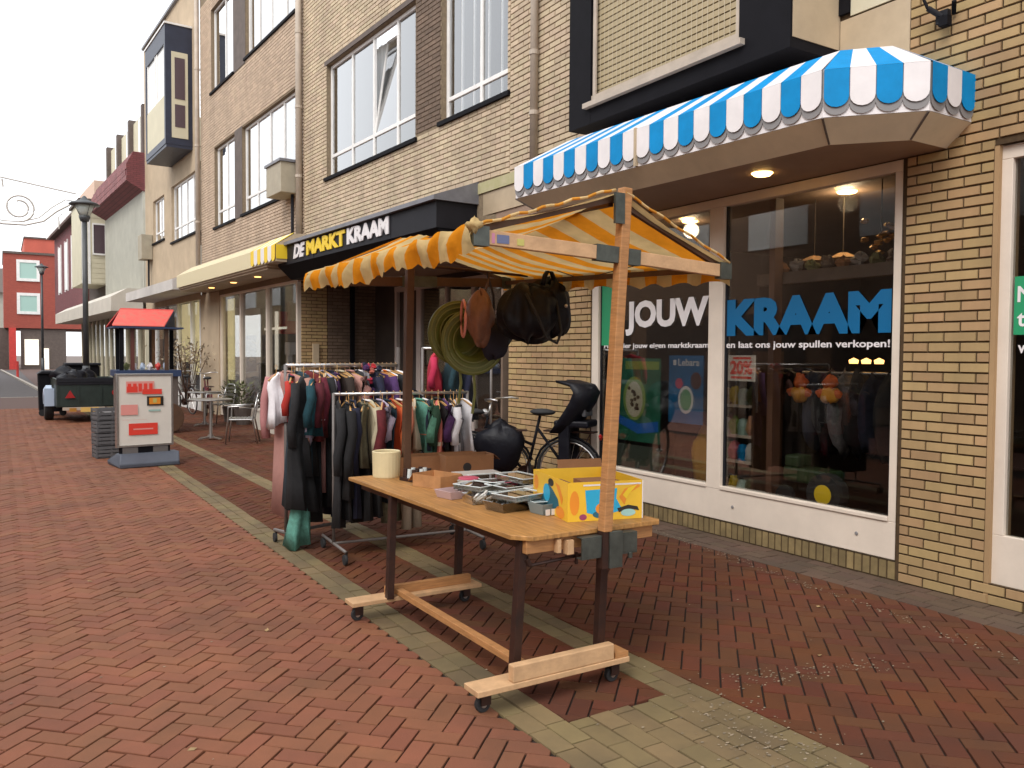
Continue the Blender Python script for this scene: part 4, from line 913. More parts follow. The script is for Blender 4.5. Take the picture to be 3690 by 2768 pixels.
end_print(disc(-.02, .058, .035, .028), o_pr, 2); end_print(disc(-.02, .03, .05, .02), t_pr, 1.5)
end_print([(.07, .11), (.10, .15), (.17, .175), (.185, .16), (.13, .13), (.11, .1), (.1, .07)], o_pr, 1); end_print([(.09, .12), (.12, .155), (.17, .17), (.125, .125), (.11, .1)], M['yellowv'], 2)
end_print([(.06, .055), (.12, .07), (.17, .06), (.18, .04), (.12, .05), (.07, .035)], k_pr, 2); end_print(disc(.12, .032, .04, .018), mat('mint_print', (.35, .6, .55), .5), 3)
end_print(disc(-.165, .09, .025, .06), o_pr, 1); end_print(disc(-.12, .02, .02, .015), mat('plum_print', (.3, .05, .12), .5), 1); end_print([(.195, .0), (.2, .0), (.2, .19), (.195, .19)], M['whitev'], 1); end_print([(-.12, .17), (.19, .17), (.19, .178), (-.12, .178)], M['whitev'], 1)
sx_ = -.2005
def side_print(pts2, m, k=0): blotch(yf, [(sx_-k*.0004, y, z) for y, z in pts2], m)
side_print([(.12, .06), (.02, .15), (-.04, .13), (-.12, .09), (-.14, .05), (-.05, .03), (.1, .02)], t_pr, 1); side_print(disc(.04, .1, .05, .045), b_pr, 2); side_print([(-.08, .17), (-.13, .12), (-.17, .07), (-.19, .1), (-.14, .16)], o_pr, 1)
side_print(disc(-.15, .03, .06, .03), o_pr, 1); side_print(disc(.2, .13, .035, .04), o_pr, 1); side_print(disc(-.02, .16, .04, .02), k_pr, 1)
p = MB(yf); p.box((-.196, -.2, .0045), (-.06, .2, .14)); p.box((-.05, -.15, .0045), (.15, .05, .165)); p.build('contents', M['card'], YB)
p = MB(yf); p.ext([(-.06, .246, .19), (.2, .246, .19), (.2, .262, .235), (-.06, .262, .235)], (0, .003, 0)); p.build('flap', M['card'], YB)
cardbox('cardboard_box', 'long low brown cardboard box at the back end of the stall table', 'box', (2.50, 5.02), .62, .16, .125, -6, M['card'], hole=None)
cardbox('cardboard_box', 'brown cardboard box with a round hand hole at the back of the table', 'box', (2.66, 4.86), .34, .14, .135, -8, M['card'], hole=-.02)
cardbox('cardboard_box', 'small torn orange brown carton behind the glassware', 'box', (2.26, 4.50), .18, .24, .075, 18, M['card_pale'])
p = MB(); p.lathe((2.15, 5.02, .751), [(.001, 0), (.088, 0), (.09, .01), (.094, .165), (.088, .17), (.08, .165), (.08, .02), (.001, .018)], 24); o = p.build('bucket', mat('cream_plastic', (.7, .6, .36), .5, noise=(3, .2)), smooth=False); tag(o, 'cream round bucket on the far left corner of the stall table', 'bucket')
clear = glass_mat('clear_plastic', (.9, .93, .93), 2.6)
def pot(x, y, r, h, label, m, lid=None, cat='bowl', name='bowl', group='glass and plastic ware on the stall table'):
    t = thing(name, label, cat, (x, y, .751), group); p = MB()
    p.lathe((x, y, .752), [(.001, 0), (r*.72, 0), (r, h), (r*.96, h), (r*.69, .006), (.001, .006)], 20); p.build('body', m, t, smooth=False)
    p = MB(); p.tube([(x+r*math.cos(a*.3142), y+r*math.sin(a*.3142), .752+h) for a in range(20)], .003, 5, True); p.build('rim', M['glassrim'], t)
    if lid: p = MB(); p.lathe((x, y, .7535+h), [(.001, 0), (r+.003, 0), (r+.003, .008), (r*.8, .012), (.001, .012)], 20); p.build('lid', lid, t)
def tub(x, y, sx, sy, h, rz, label, m, lid=None, name='tray', cat='tray', z=.751, group='glass and plastic ware on the stall table', fill=None):
    t = thing(name, label, cat, (x, y, z), group); f = Fr(x, y, rz, z)
    p = MB(f); a, b = .85, .85; lo = [(-sx/2*a, -sy/2*b, .001), (sx/2*a, -sy/2*b, .001), (sx/2*a, sy/2*b, .001), (-sx/2*a, sy/2*b, .001)]; hi = [(-sx/2, -sy/2, h), (sx/2, -sy/2, h), (sx/2, sy/2, h), (-sx/2, sy/2, h)]
    p.add(lo+hi, [(0, 1, 2, 3), (0, 1, 5, 4), (1, 2, 6, 5), (2, 3, 7, 6), (3, 0, 4, 7)]); o = p.build('body', m, t); md = o.modifiers.new('s', 'SOLIDIFY'); md.thickness = .003
    if lid: p = MB(f); p.box((-sx/2-.004, -sy/2-.004, h), (sx/2+.004, sy/2+.004, h+.008)); p.build('lid', lid, t, bevel=.003)
    if fill:
        for i in range(5): p = MB(f); a = random.uniform(-sx*.3, sx*.3); b = random.uniform(-sy*.3, sy*.3); p.bar((a-.03, b-.02, h*.4), (a+.03, b+.02, h*random.uniform(.5, 1.1)), .012); p.build('cutlery', fill, t)
    return t
M['glassrim'] = mat('pale_glass_rim', (.6, .66, .66), .15)
M['white_china'] = mat('white_china', (.68, .68, .66), .25)
M['pinkcup'] = mat('pink_plastic', (.55, .09, .16), .4)
M['mint'] = mat('mint_plastic', (.5, .64, .56), .4)
tub(2.18, 4.10, .20, .15, .045, 10, 'rosy tinted plastic tray nearest the small carton', mat('rosy_plastic', (.5, .36, .36), .3), fill=M['steel'])
tub(2.22, 3.88, .19, .15, .05, -5, 'clear ridged plastic tray at the table edge', clear, fill=M['white_china'])
tub(2.24, 3.63, .22, .17, .05, 8, 'shallow clear glass dish at the near table edge', clear, fill=M['steel'])
pot(2.38, 3.98, .075, .05, 'white china bowl in the middle of the table', M['white_china'])
pot(2.45, 4.22, .065, .045, 'pink plastic bowl among the white dishes', M['pinkcup'])
pot(2.37, 4.30, .06, .06, 'red rimmed white cup bowl near the small carton', M['white_china'], M['pinkcup'])
pot(2.56, 4.05, .08, .04, 'mint green shallow bowl in front of the grey folder', M['mint'])
pot(2.33, 3.77, .07, .05, 'clear glass bowl in the middle of the near dishes', clear)
pot(2.50, 3.86, .06, .06, 'small clear jar with a white lid', clear, M['white_china'])
tub(2.36, 3.46, .15, .12, .055, 5, 'smoky clear tub beside the yellow box', mat('smoky_plastic', (.2, .24, .24), .2))
for i in range(2):
    p = MB(); p.box((2.30+i*.035, 3.375, .755), (2.325+i*.035, 3.379, .785)); o = p.build('price_card', M['white_china']); tag(o, ['left of two small white price cards on the smoky tub', 'right of two small white price cards on the smoky tub'][i], 'price card', 'price cards')
t = thing('folder_stack', 'stack of grey and rose flat boxes at the back edge of the table', 'boxes', (2.62, 4.55, .751))
for i, m_ in enumerate(('steel', 'pinkcup', 'greytube', 'white_china')): p = MB(Fr(2.58, 4.45, 5-4*i, .7515+i*.014)); p.box((-.16, -.2, 0), (.13, .2, .012)); p.build('flat_box', M[m_], t, bevel=.002)
p = MB(); p.blob((2.60, 4.22, .79), (.06, .08, .035), 12, 7, .15, 5); o = p.build('wrapped_set', M['pinkcup'], smooth=True); tag(o, 'crumpled pink wrapped bundle in front of the flat boxes', 'bundle')
for i, (x, y, m_, lb) in enumerate(((2.5, 3.72, 'white_china', 'white saucer right of the clear glass bowl'), (2.42, 3.60, 'mint', 'pale mint saucer beside the smoky tub'), (2.28, 4.22, 'white_china', 'white saucer between the rosy tray and the cup bowl'), (2.63, 3.9, 'glassrim', 'pale glass saucer near the back edge of the table'))):
    p = MB(); p.lathe((x, y, .7515), [(.001, 0), (.04, 0), (.065, .012), (.062, .014), (.04, .004), (.001, .004)], 20); o = p.build('saucer', M[m_]); tag(o, lb, 'saucer', 'saucers on the stall table')
t = thing('bottle_crate', 'open tray of little dark jars beside the cream bucket', 'tray', (2.24, 4.78, .751))
p = MB(Fr(2.26, 4.78, 12, .751)); p.box((-.09, -.07, 0), (.09, .07, .02)); p.build('tray_base', M['steel_dark'], t)
for i in range(9):
    p = MB(Fr(2.26, 4.78, 12, .751)); p.cyl((-.06+(i % 3)*.06, -.045+(i//3)*.045, .02), (-.06+(i % 3)*.06, -.045+(i//3)*.045, .075), .018, .014, 9); p.build('jar', M['glassrim'] if i % 2 else M['steel_dark'], t)

for i, (x, y, sx, sy, rz, z_, lb) in enumerate(((2.30, 3.62, .24, .18, 12, .805, 'flat clear plastic case resting on the shallow glass dish'), (2.42, 3.60, .2, .26, -8, .775, 'long clear plastic case beside the smoky tub'), (2.44, 3.92, .24, .2, 6, .80, 'clear plastic case lying over the white bowl'), (2.56, 4.30, .3, .2, -4, .79, 'wide clear plastic case by the flat boxes'), (2.27, 4.02, .18, .2, 20, .80, 'clear lidded case nearest the rosy tray'), (2.53, 3.98, .16, .28, 3, .835, 'upper clear case lying across the mint bowl'))):
    t = thing('plastic_case', lb, 'case', (x, y, z_), 'clear plastic cases on the table'); f = Fr(x, y, rz, z_)
    p = MB(f); p.box((-sx/2, -sy/2, 0), (sx/2, sy/2, .028)); p.build('body', clear, t, bevel=.004)
    p = MB(f); p.box((-sx/2+.006, -sy/2+.006, .001), (sx/2-.006, sy/2-.006, .004)); p.build('glint_liner', M['glassrim'], t)  # pale liner and contents paint in the plastic's whitish glints
    for k in range(7): p = MB(f); a, b = random.uniform(-sx*.36, sx*.2), random.uniform(-sy*.36, sy*.2); p.box((a, b, .003), (a+random.uniform(.02, .07), b+random.uniform(.02, .08), random.uniform(.008, .024))); p.build('contents', [M['white_china'], M['glassrim'], M['white_china'], M['mint'], M['steel'], M['pinkcup'] if i == 3 else M['glassrim']][(k+i*2) % 6], t)
    p = MB(f); p.tube([(-sx/2, -sy/2, .029), (sx/2, -sy/2, .029), (sx/2, sy/2, .029), (-sx/2, sy/2, .029)], .003, 4, True); p.build('rim', M['glassrim'], t)
WARE = [(2.30, 4.02, 'pot', .045, .06, 'glassrim', 'small frosted tumbler behind the ridged tray'), (2.44, 4.08, 'pot', .05, .035, 'white_china', 'little white ramekin beside the central white bowl'), (2.30, 3.93, 'pot', .04, .05, 'clear', 'tiny clear tumbler between trays near the table edge'),
        (2.42, 3.72, 'pot', .05, .05, 'clear', 'clear dessert glass left of the white saucer'), (2.49, 4.0, 'pot', .045, .07, 'glassrim', 'tall frosted glass beside the mint bowl'), (2.62, 4.12, 'pot', .05, .05, 'white_china', 'white cup behind the mint bowl'), (2.33, 4.17, 'pot', .05, .03, 'steel', 'shiny metal dish beside the rosy tray'), (2.44, 3.5, 'pot', .04, .045, 'clear', 'clear tumbler behind the smoky tub'), (2.57, 3.80, 'pot', .05, .04, 'pinkcup', 'small pink bowl behind the lidded jar'), (2.40, 4.42, 'pot', .055, .04, 'glassrim', 'frosted bowl right of the torn carton')]
for x, y, _, r, h, m_, lb in WARE: pot(x, y, r, h, lb, clear if m_ == 'clear' else M[m_])
# ------------------------------------------------------------------ bags hanging under the canopy
t = thing('black_bag', 'bulging shiny black bag hung by a cord under the orange canvas', 'bag', (2.89, 4.4, 1.83), 'bags hung under the canvas roof')
M['bagblack'] = mat('black_nylon', (.0045, .0045, .008), .5, spec=.25, bump=(7, .7, .02))
M['bagbrown'] = mat('rosy_brown_leather', (.3, .15, .1), .5, noise=(6, .4), bump=(16, .5, .02))
M['baggreen'] = mat('olive_straw', (.17, .195, .035), .5, noise=(6, .3))
p = MB(Fr(2.89, 4.4, 18)); p.blob((-.05, 0, 1.81), (.235, .14, .17), 34, 20, .1, 11, .9); p.build('body', M['bagblack'], t, smooth=True)
p = MB(Fr(2.89, 4.4, 18)); p.blob((.16, -.01, 1.86), (.15, .12, .18), 26, 16, .09, 15, .9); p.build('side_pouch', M['bagblack'], t, smooth=True)
p = MB(); p.tube([(2.93, 4.36, 2.0), (2.95, 4.36, 2.06), (2.99, 4.37, 2.11), (3.03, 4.38, 2.05), (3.1, 4.4, 1.97)], .016, 6); p.build('handle', M['bagblack'], t, smooth=True)
p = MB(Fr(2.89, 4.4, 18)); p.tube([(-.2, -.1, 1.93), (-.17, -.175, 1.78), (-.1, -.185, 1.66), (.0, -.19, 1.63), (.07, -.17, 1.70), (.1, -.1, 1.92)], .009, 6); p.build('shoulder_strap', M['rubber'], t, smooth=True)
p = MB(); p.blob((3.03, 4.24, 1.865), (.012, .012, .012), 8, 6, 0); p.build('buckle', M['chrome'], t)
p = MB(); p.tube([(2.99, 4.37, 2.11), (2.9, 3.9, 2.0), (2.72, 3.04, 2.02)], .003, 5); p.build('hanging_cord', M['cord'], t)
t = thing('brown_bag', 'rosy brown leather handbag hung between the black bag and the green hats', 'bag', (2.66, 4.7, 1.8), 'bags hung under the canvas roof')
p = MB(Fr(2.68, 4.72, 70)); p.blob((0, 0, 1.80), (.1, .09, .165), 22, 14, .1, 4, .6); p.build('body', M['bagbrown'], t, smooth=True)
p = MB(Fr(2.68, 4.72, 70)); p.tube([(.1*math.cos(a*.42), .11, 1.79+.12*math.sin(a*.42)) for a in range(15)], .009, 6, True); p.build('strap', M['pinkprint'], t, smooth=True)
p = MB(); p.tube([(2.70, 4.72, 1.93), (2.74, 4.72, 2.03), (2.76, 4.73, 2.1)], .008, 6); p.build('handle', M['darkwood'], t)
def hat(x, y, z, r, rot, label, m, hang=True):
    t = thing('sun_hat', label, 'hat', (x, y, z), 'hats hung under the canvas roof'); f = Fr(x, y, rot)
    prof = [(.002, .0), (r*.42, .005), (r*.46, .05), (r*.5, .07), (r*.97, .085), (r, .08), (r, .07), (r*.5, .058), (r*.44, .045), (r*.4, -.004)]
    p = MB(f); p.lathe((0, 0, z), [(a, b) for a, b in prof], 40, 'y'); p.build('brim', m, t, smooth=True)
    for q in (.62, .78, .92): p = MB(f); p.tube([(r*q*math.cos(a*.157), .078+.01, z+r*q*math.sin(a*.157)) for a in range(40)], .006, 5, True); p.build('woven_ring', M['olive_edge'], t)
    p = MB(f); p.tube([(-.01, .07, z-r), (-.015, .08, z-r-.12), (.0, .07, z-r-.26)], .01, 6); p.build('ribbon', M['olive_edge'], t)
M['olive_edge'] = mat('olive_edge', (.2, .22, .07), .6)
hat(2.73, 4.95, 1.64, .225, 168, 'large olive green straw hat hanging left of the black bag', M['baggreen'])
hat(2.66, 5.03, 1.70, .22, 172, 'second olive hat tucked behind the large green one', M['baggreen'])
t = thing('navy_bag', 'navy cloth bag hanging inside the green hat', 'bag', (2.84, 4.83, 1.62), 'bags hung under the canvas roof')
p = MB(); p.blob((2.80, 4.74, 1.66), (.12, .06, .12), 16, 10, .12, 6, .5); p.build('body', mat('navy_cloth', (.012, .012, .028), .7), t, smooth=True)
p = MB(); p.tube([(2.8, 4.74, 1.76), (2.8, 4.75, 1.95), (2.78, 4.8, 2.1)], .008, 6); p.build('strap', bpy.data.materials['navy_cloth'], t)
for (x0, x1, y) in ((2.5, 3.1, 4.8),): p = MB(); p.cyl((2.35, y, 2.12), (3.1, y, 2.10), .009); o = p.build('hanging_rod', M['steel_dark'], ST)

# ------------------------------------------------------------------ clothes racks
def garment(pos, L_, wd, yaw, col, label, grp, sleeves=True, fat=.035, wood=True, hook=.05, coln='cloth'):
    x, y, z = pos; t = thing('garment', label, 'garment', (x, y, z-L_), grp); f = Fr(x, y, yaw); rnd = random.Random(int(x*1000+y*77)); ph = rnd.random()*6
    p = MB(f); sk = rnd.uniform(-.05, .05); dr = rnd.uniform(.03, .075); bw = rnd.uniform(.36, .47); rings = [(0.07, .014, .0), (.2, .02, .012), (.40, .026, dr*.8), (.44, .032, dr+.05), (bw*.96, .036, .2), (bw*.92, .042, .4), (bw, .046, .65), (bw*1.08, .05, 1.0)]; n = 26; vs = []
    top = z-hook
    for k, (hw, ft, dz) in enumerate(rings):
        zz = top-(dz if k < 4 else .08+(dz)*(L_-.08)); hw *= wd; ft = ft*fat/.035*(.9 if k < 4 else 1)
        for i in range(n):
            a = 2*math.pi*i/n; fold = 1+(.5*math.sin(5*a+ph+k*.4)+.35*math.sin(9*a+ph*2+k*.3))*(.2+.9*min(1, dz if k > 3 else 0)); a_sk = sk*math.cos(a)*(1 if k > 5 else .3)
            vs.append((hw*math.cos(a), ft*math.sin(a)*fold+.012*math.sin(k+ph), zz+a_sk))
    fs = [(k*n+i, k*n+(i+1) % n, (k+1)*n+(i+1) % n, (k+1)*n+i) for k in range(len(rings)-1) for i in range(n)]+[tuple(range(n)), tuple(range((len(rings)-1)*n, len(rings)*n))]
    p.add(vs, fs); p.build('body', col, t, smooth=True)
    if sleeves:
        for sgn in (-1, 1):
            p = MB(f); sl = min(.5, L_*.7); p.tube([(sgn*wd*.44, 0, top-.05), (sgn*wd*.53, .012*sgn, top-.05-sl*.35), (sgn*wd*.53, .02, top-.05-sl*.7), (sgn*wd*.5, .015, top-.05-sl)], .036, 8); p.build('sleeve', col, t, smooth=True)
    if rnd.random() < .6 and fat < .045:
        q = MB(f); q.tube([(.055*math.cos(k*.7), .02*math.sin(k*.7), top-.004+.008*math.sin(k*.7)) for k in range(9)], .009, 5, True); q.build('collar', M['whitev'] if rnd.random() < .3 else col, t, smooth=True)
    if rnd.random() < .22 and L_ < .8:
        pc = rnd.choice(['white', 'coral', 'sky blue', 'cream', 'teal', 'bright red', 'lilac']); q = MB(f); zz = top-.1-(L_-.15)*rnd.uniform(.15, .9); hh = rnd.choice([.008, .012, .03]); e = [(bw*wd*1.03*math.cos(k*.4), ft*1.25*math.sin(k*.4)*1.02) for k in range(16)]
        q.add([(x_, y_, zz) for x_, y_ in e]+[(x_, y_, zz+hh) for x_, y_ in e], [(k, (k+1) % 16, 16+(k+1) % 16, 16+k) for k in range(16)]); q.build('printed_band', cloth(pc, COLS[pc]), t, smooth=True)
    p = MB(f); p.tube([(0, 0, top), (0, 0, z-.012), (.012, 0, z+.012), (0, 0, z+.022), (-.014, 0, z+.01)], .0025, 5); p.bar((-wd*.42, 0, top-.055), (0, 0, top-.002), .012); p.bar((wd*.42, 0, top-.055), (0, 0, top-.002), .012); p.build('hanger', M['hangerwood'] if wood else M['chrome'], t)
M['hangerwood'] = mat('hanger_wood', (.5, .28, .1), .5)
CL = {}
def cloth(nm, c):
    if nm not in CL: CL[nm] = mat(nm.replace(' ', '_')+'_cloth', c, .88, var=.12 if max(c) > .38 else .25, huevar=.02, noise=(26, .12 if max(c) > .38 else .45), bump=(90, .25, .004))
    return CL[nm]
COLS = {'black': (.012, .012, .014), 'charcoal': (.016, .016, .018), 'navy': (.012, .016, .04), 'dark brown': (.035, .02, .015), 'wine red': (.13, .012, .02), 'teal': (.01, .07, .1), 'petrol': (.012, .04, .055),
        'white': (.72, .70, .72), 'dusty pink': (.42, .2, .18), 'orange': (.6, .13, .02), 'purple': (.09, .03, .13), 'grey': (.16, .15, .16), 'cream': (.5, .42, .3), 'bottle green': (.012, .05, .025), 'sky blue': (.2, .27, .42), 'mint': (.12, .34, .25), 'bright red': (.45, .02, .025), 'khaki': (.15, .14, .08), 'coral': (.5, .14, .1), 'lilac': (.4, .35, .45)}
ORD = ['first', 'second', 'third', 'fourth', 'fifth', 'sixth', 'seventh', 'eighth', 'ninth', 'tenth', 'eleventh', 'twelfth', 'thirteenth', 'fourteenth', 'fifteenth', 'sixteenth', 'seventeenth', 'eighteenth', 'nineteenth', 'twentieth', 'twenty first', 'twenty second', 'twenty third', 'twenty fourth']
def rack(p0, p1, z, label, r, m, feet=.45):
    p0, p1 = Vector(p0), Vector(p1); t = thing('clothes_rack', label, 'clothes rack', (*((p0+p1)/2)[:2], 0), 'clothes racks beside the stall'); d = (p1-p0).normalized(); q = Vector((-d.y, d.x, 0))
    a = MB(); a.cyl(p0+Vector((0, 0, z)), p1+Vector((0, 0, z)), r, n=12); a.build('rail', M['chrome'], t, smooth=True)
    for pt in (p0, p1):
        a = MB(); a.cyl(pt+Vector((0, 0, .1)), pt+Vector((0, 0, z+.01)), r, n=10); a.build('upright', m, t, smooth=True)
        a = MB(); a.cyl(pt-q*feet+Vector((0, 0, .1)), pt+q*feet+Vector((0, 0, .1)), r, n=10); a.build('foot_tube', m, t, smooth=True)
        for s_ in (-1, 1):
            c = pt+q*feet*s_*.96; a = MB(); a.lathe((c.x, c.y, .04), [(.01, -.012), (.038, -.01), (.04, 0), (.038, .01), (.01, .012)], 14, 'x'); a.cyl((c.x+.01, c.y, .05), (c.x+.01, c.y, .1), .009); a.build('caster', M['rubber'], t)
    a = MB(); a.cyl(p0+Vector((0, 0, .1)), p1+Vector((0, 0, .1)), r*.9, n=8); a.build('lower_bar', m, t)
    return t, d
R1a, R1b = (1.96, 6.62, 0), (3.12, 7.02, 0)
RK1, d1 = rack(R1a, R1b, 1.457, 'taller clothes rack standing behind, crowded with dark garments', .016, M['greytube'], .16)
R2a, R2b = (2.16, 6.06, 0), (3.28, 5.98, 0)
RK2, d2 = rack(R2a, R2b, 1.245, 'lower clothes rack with short tops nearest the stall table', .012, M['greytube'], .32)
a = MB(); a.cyl((R1b[0], R1b[1], 1.4), (R1b[0], R1b[1], 1.62), .02); a.build('upright_extension', M['greytube'], RK1)
c1 = ['dusty pink', 'petrol', 'teal', 'wine red', 'black', 'dusty pink', 'charcoal', 'lilac', 'navy', 'dark brown', 'cream', 'black', 'dusty pink', 'charcoal', 'grey', 'navy', 'khaki', 'black', 'purple', 'orange', 'white', 'charcoal', 'white']
len1 = [1.18, .98, .66, .60, 1.25, 1.0, 1.15, .5, 1.22, 1.1, 1.1, 1.2, .4, 1.15, .5, 1.2, .9, 1.22, .9, .35, .5, 1.1, .6]
A1, B1 = Vector(R1a), Vector(R1b)
for i, (cn, ln) in enumerate(zip(c1, len1)):
    q = A1.lerp(B1, .015+i*.0435); garment((q.x, q.y, 1.457), ln, .40 if i > 4 else .46, math.degrees(math.atan2(d1.y, d1.x))+90+random.uniform(-14, 10), cloth(cn, COLS[cn]), f'{cn} garment, {ORD[i]} from the left on the taller back rack', 'garments on the taller rack', sleeves=i % 3 == 0, fat=.022)
c2 = ['black', 'charcoal', 'navy', 'black', 'cream', 'charcoal', 'lilac', 'petrol', 'orange', 'bright red', 'coral', 'cream', 'mint', 'navy', 'bottle green', 'black', 'purple', 'dark brown', 'grey', 'white']
len2 = [.98, .9, .92, .95, .5, .9, .35, .8, .45, .5, .5, .42, .4, .42, .44, .42, .4, .44, .42, .46]
A2, B2 = Vector(R2a), Vector(R2b)
for i, (cn, ln) in enumerate(zip(c2, len2)):
    q = A2.lerp(B2, .04+i*.0485); garment((q.x, q.y, 1.245), ln, .36, 90+math.degrees(math.atan2(d2.y, d2.x))+random.uniform(-16, 16)-(8 if i > 15 else 0), cloth(cn, COLS[cn]), f'{cn} top, {ORD[i]} from the left on the lower front rack', 'garments on the lower rack', sleeves=i % 2 == 0, fat=.024)
EX = [(2.02, 6.58, 1.43, .38, .26, 'bright red', 'bright red vest squeezed at the left end of the taller rack'), (2.10, 6.60, 1.43, .55, .28, 'sky blue', 'sky blue shirt squeezed between teal and red tops'), (2.28, 6.62, 1.44, .45, .27, 'cream', 'cream blouse facing forward on the taller rack'), (2.42, 6.70, 1.44, .6, .27, 'purple', 'purple dress facing forward on the taller rack'),
      (2.24, 5.95, 1.23, .72, .24, 'black', 'black tunic turned forward beside the front rack post'), (2.36, 5.93, 1.23, .5, .24, 'khaki', 'khaki shirt turned forward on the front rack'), (2.5, 5.92, 1.23, .62, .25, 'wine red', 'wine red cardigan turned forward on the front rack'), (2.98, 5.92, 1.23, .44, .24, 'coral', 'coral vest turned forward near the stall table'),
      (3.12, 5.92, 1.23, .42, .22, 'white', 'white blouse turned forward at the right of the front rack')]
for i, (x, y, z, ln, wd, cn, lb) in enumerate(EX): garment((x, y, z), ln, wd, 50+(i*37) % 30, cloth(cn, COLS[cn]), lb, 'garments turned forward on the racks', sleeves=i % 2 == 0, fat=.022)
# trousers and skirts hanging low, seen below the table
for i, (x, y, z0, z1, cn, lb) in enumerate(((2.5, 6.3, .62, .25, 'navy', 'navy trousers hanging below the middle of the front rack'), (2.72, 6.25, .62, .18, 'khaki', 'khaki green trousers hanging low left of the pale pair'), (2.88, 6.2, .72, .12, 'cream', 'pale cream trousers reaching almost to the ground'), (3.1, 6.2, .6, .3, 'grey', 'grey trousers near the right end of the front rack'), (2.38, 6.3, .66, .3, 'black', 'black trousers behind the left stall leg'), (2.62, 6.1, .72, .42, 'bright red', 'bright red skirt glowing under the table edge'))):
    t = thing('trousers', lb, 'trousers' if 'skirt' not in lb else 'skirt', (x, y, z1), 'clothes hanging low on the racks')
    for s_ in (-1, 1): a = MB(Fr(x, y, 20)); a.tube([(s_*.05, 0, z0+.1), (s_*.055, .005, (z0+z1)/2), (s_*.06, 0, z1)], .042, 9); a.build('trouser_leg', cloth(cn, COLS[cn]), t, smooth=True)
    a = MB(Fr(x, y, 20)); a.blob((0, 0, z0+.12), (.1, .04, .1), 12, 8, .08, i); a.build('waist', cloth(cn, COLS[cn]), t, smooth=True)
    a = MB(); a.cyl((x, y, z0+.2), (x, y, 1.24 if y < 6.2 else 1.2), .004); a.build('hanger_strap', M['cord'], t)
# white shirt and long coat at the left end of the back rack
garment((1.90, 6.68, 1.44), .40, .17, 15, cloth('white', COLS['white']), 'white shirt hanging off the left end of the taller rack', 'garments on the taller rack', sleeves=False, fat=.045)
garment((2.06, 6.48, 1.42), .80, .34, 48, cloth('charcoal', COLS['charcoal']), 'long charcoal coat with a grey print facing the street', 'garments on the taller rack', fat=.05)
a = MB(Fr(2.03, 6.42, 28)); a.blob((.03, -.06, .96), (.045, .02, .09), 14, 9, .25, 9, .6); o = a.build('scarf', cloth('lilac', COLS['lilac']), smooth=True); tag(o, 'crumpled pale lilac scarf against the long charcoal coat', 'scarf')
garment((1.99, 6.56, 1.43), 1.02, .30, 66, cloth('petrol', COLS['petrol']), 'dark petrol long dress next to the white shirt', 'garments on the taller rack', sleeves=False, fat=.03)
garment((2.13, 6.44, 1.40), .46, .28, 60, cloth('teal', COLS['teal']), 'teal jumper over the charcoal coat at the rack end', 'garments on the taller rack', fat=.04)
garment((2.20, 6.50, 1.42), .5, .28, 70, cloth('wine red', COLS['wine red']), 'wine red blouse beside the teal jumper at the rack end', 'garments on the taller rack', fat=.03)
garment((2.0, 6.42, .98), .62, .26, 40, cloth('black', COLS['black']), 'black skirt hung under the charcoal coat', 'clothes hanging low on the racks', sleeves=False, fat=.06)
garment((2.0, 6.43, .60), .50, .19, 50, cloth('mint', COLS['mint']), 'sea green scarf like skirt trailing near the ground at the rack foot', 'clothes hanging low on the racks', sleeves=False, fat=.05)
t = thing('flower_garland', 'red and purple flowered scarf draped over the tall rack rail', 'scarf', (2.78, 6.85, 1.3)); rnd = random.Random(3)
for i in range(40):
    a = MB(); a.blob((2.74+rnd.gauss(0, .035), 6.78+rnd.gauss(0, .03), 1.46-rnd.random()*.34), (.026, .024, .026), 6, 5, .2, i); a.build('flower', cloth(['bright red', 'purple', 'navy', 'coral', 'purple'][i % 5], COLS[['bright red', 'purple', 'navy', 'coral', 'purple'][i % 5]]), t)
garment((3.98, 8.0, 1.62), .45, .34, 60, cloth('bright red', COLS['bright red']), 'bright red shirt hanging behind the bicycles near the porch', 'clothes by the porch', fat=.05)
garment((4.18, 8.0, 1.62), .55, .34, 70, cloth('petrol', COLS['petrol']), 'dark petrol jacket hanging beside the bright red shirt', 'clothes by the porch', fat=.06)
garment((4.38, 8.05, 1.62), .75, .34, 75, cloth('navy', COLS['navy']), 'navy coat hanging right of the petrol jacket', 'clothes by the porch', fat=.06)
rack((3.85, 8.02, 0), (4.75, 8.1, 0), 1.62, 'third clothes rack half hidden behind the bicycles', .014, M['greytube'], .3)

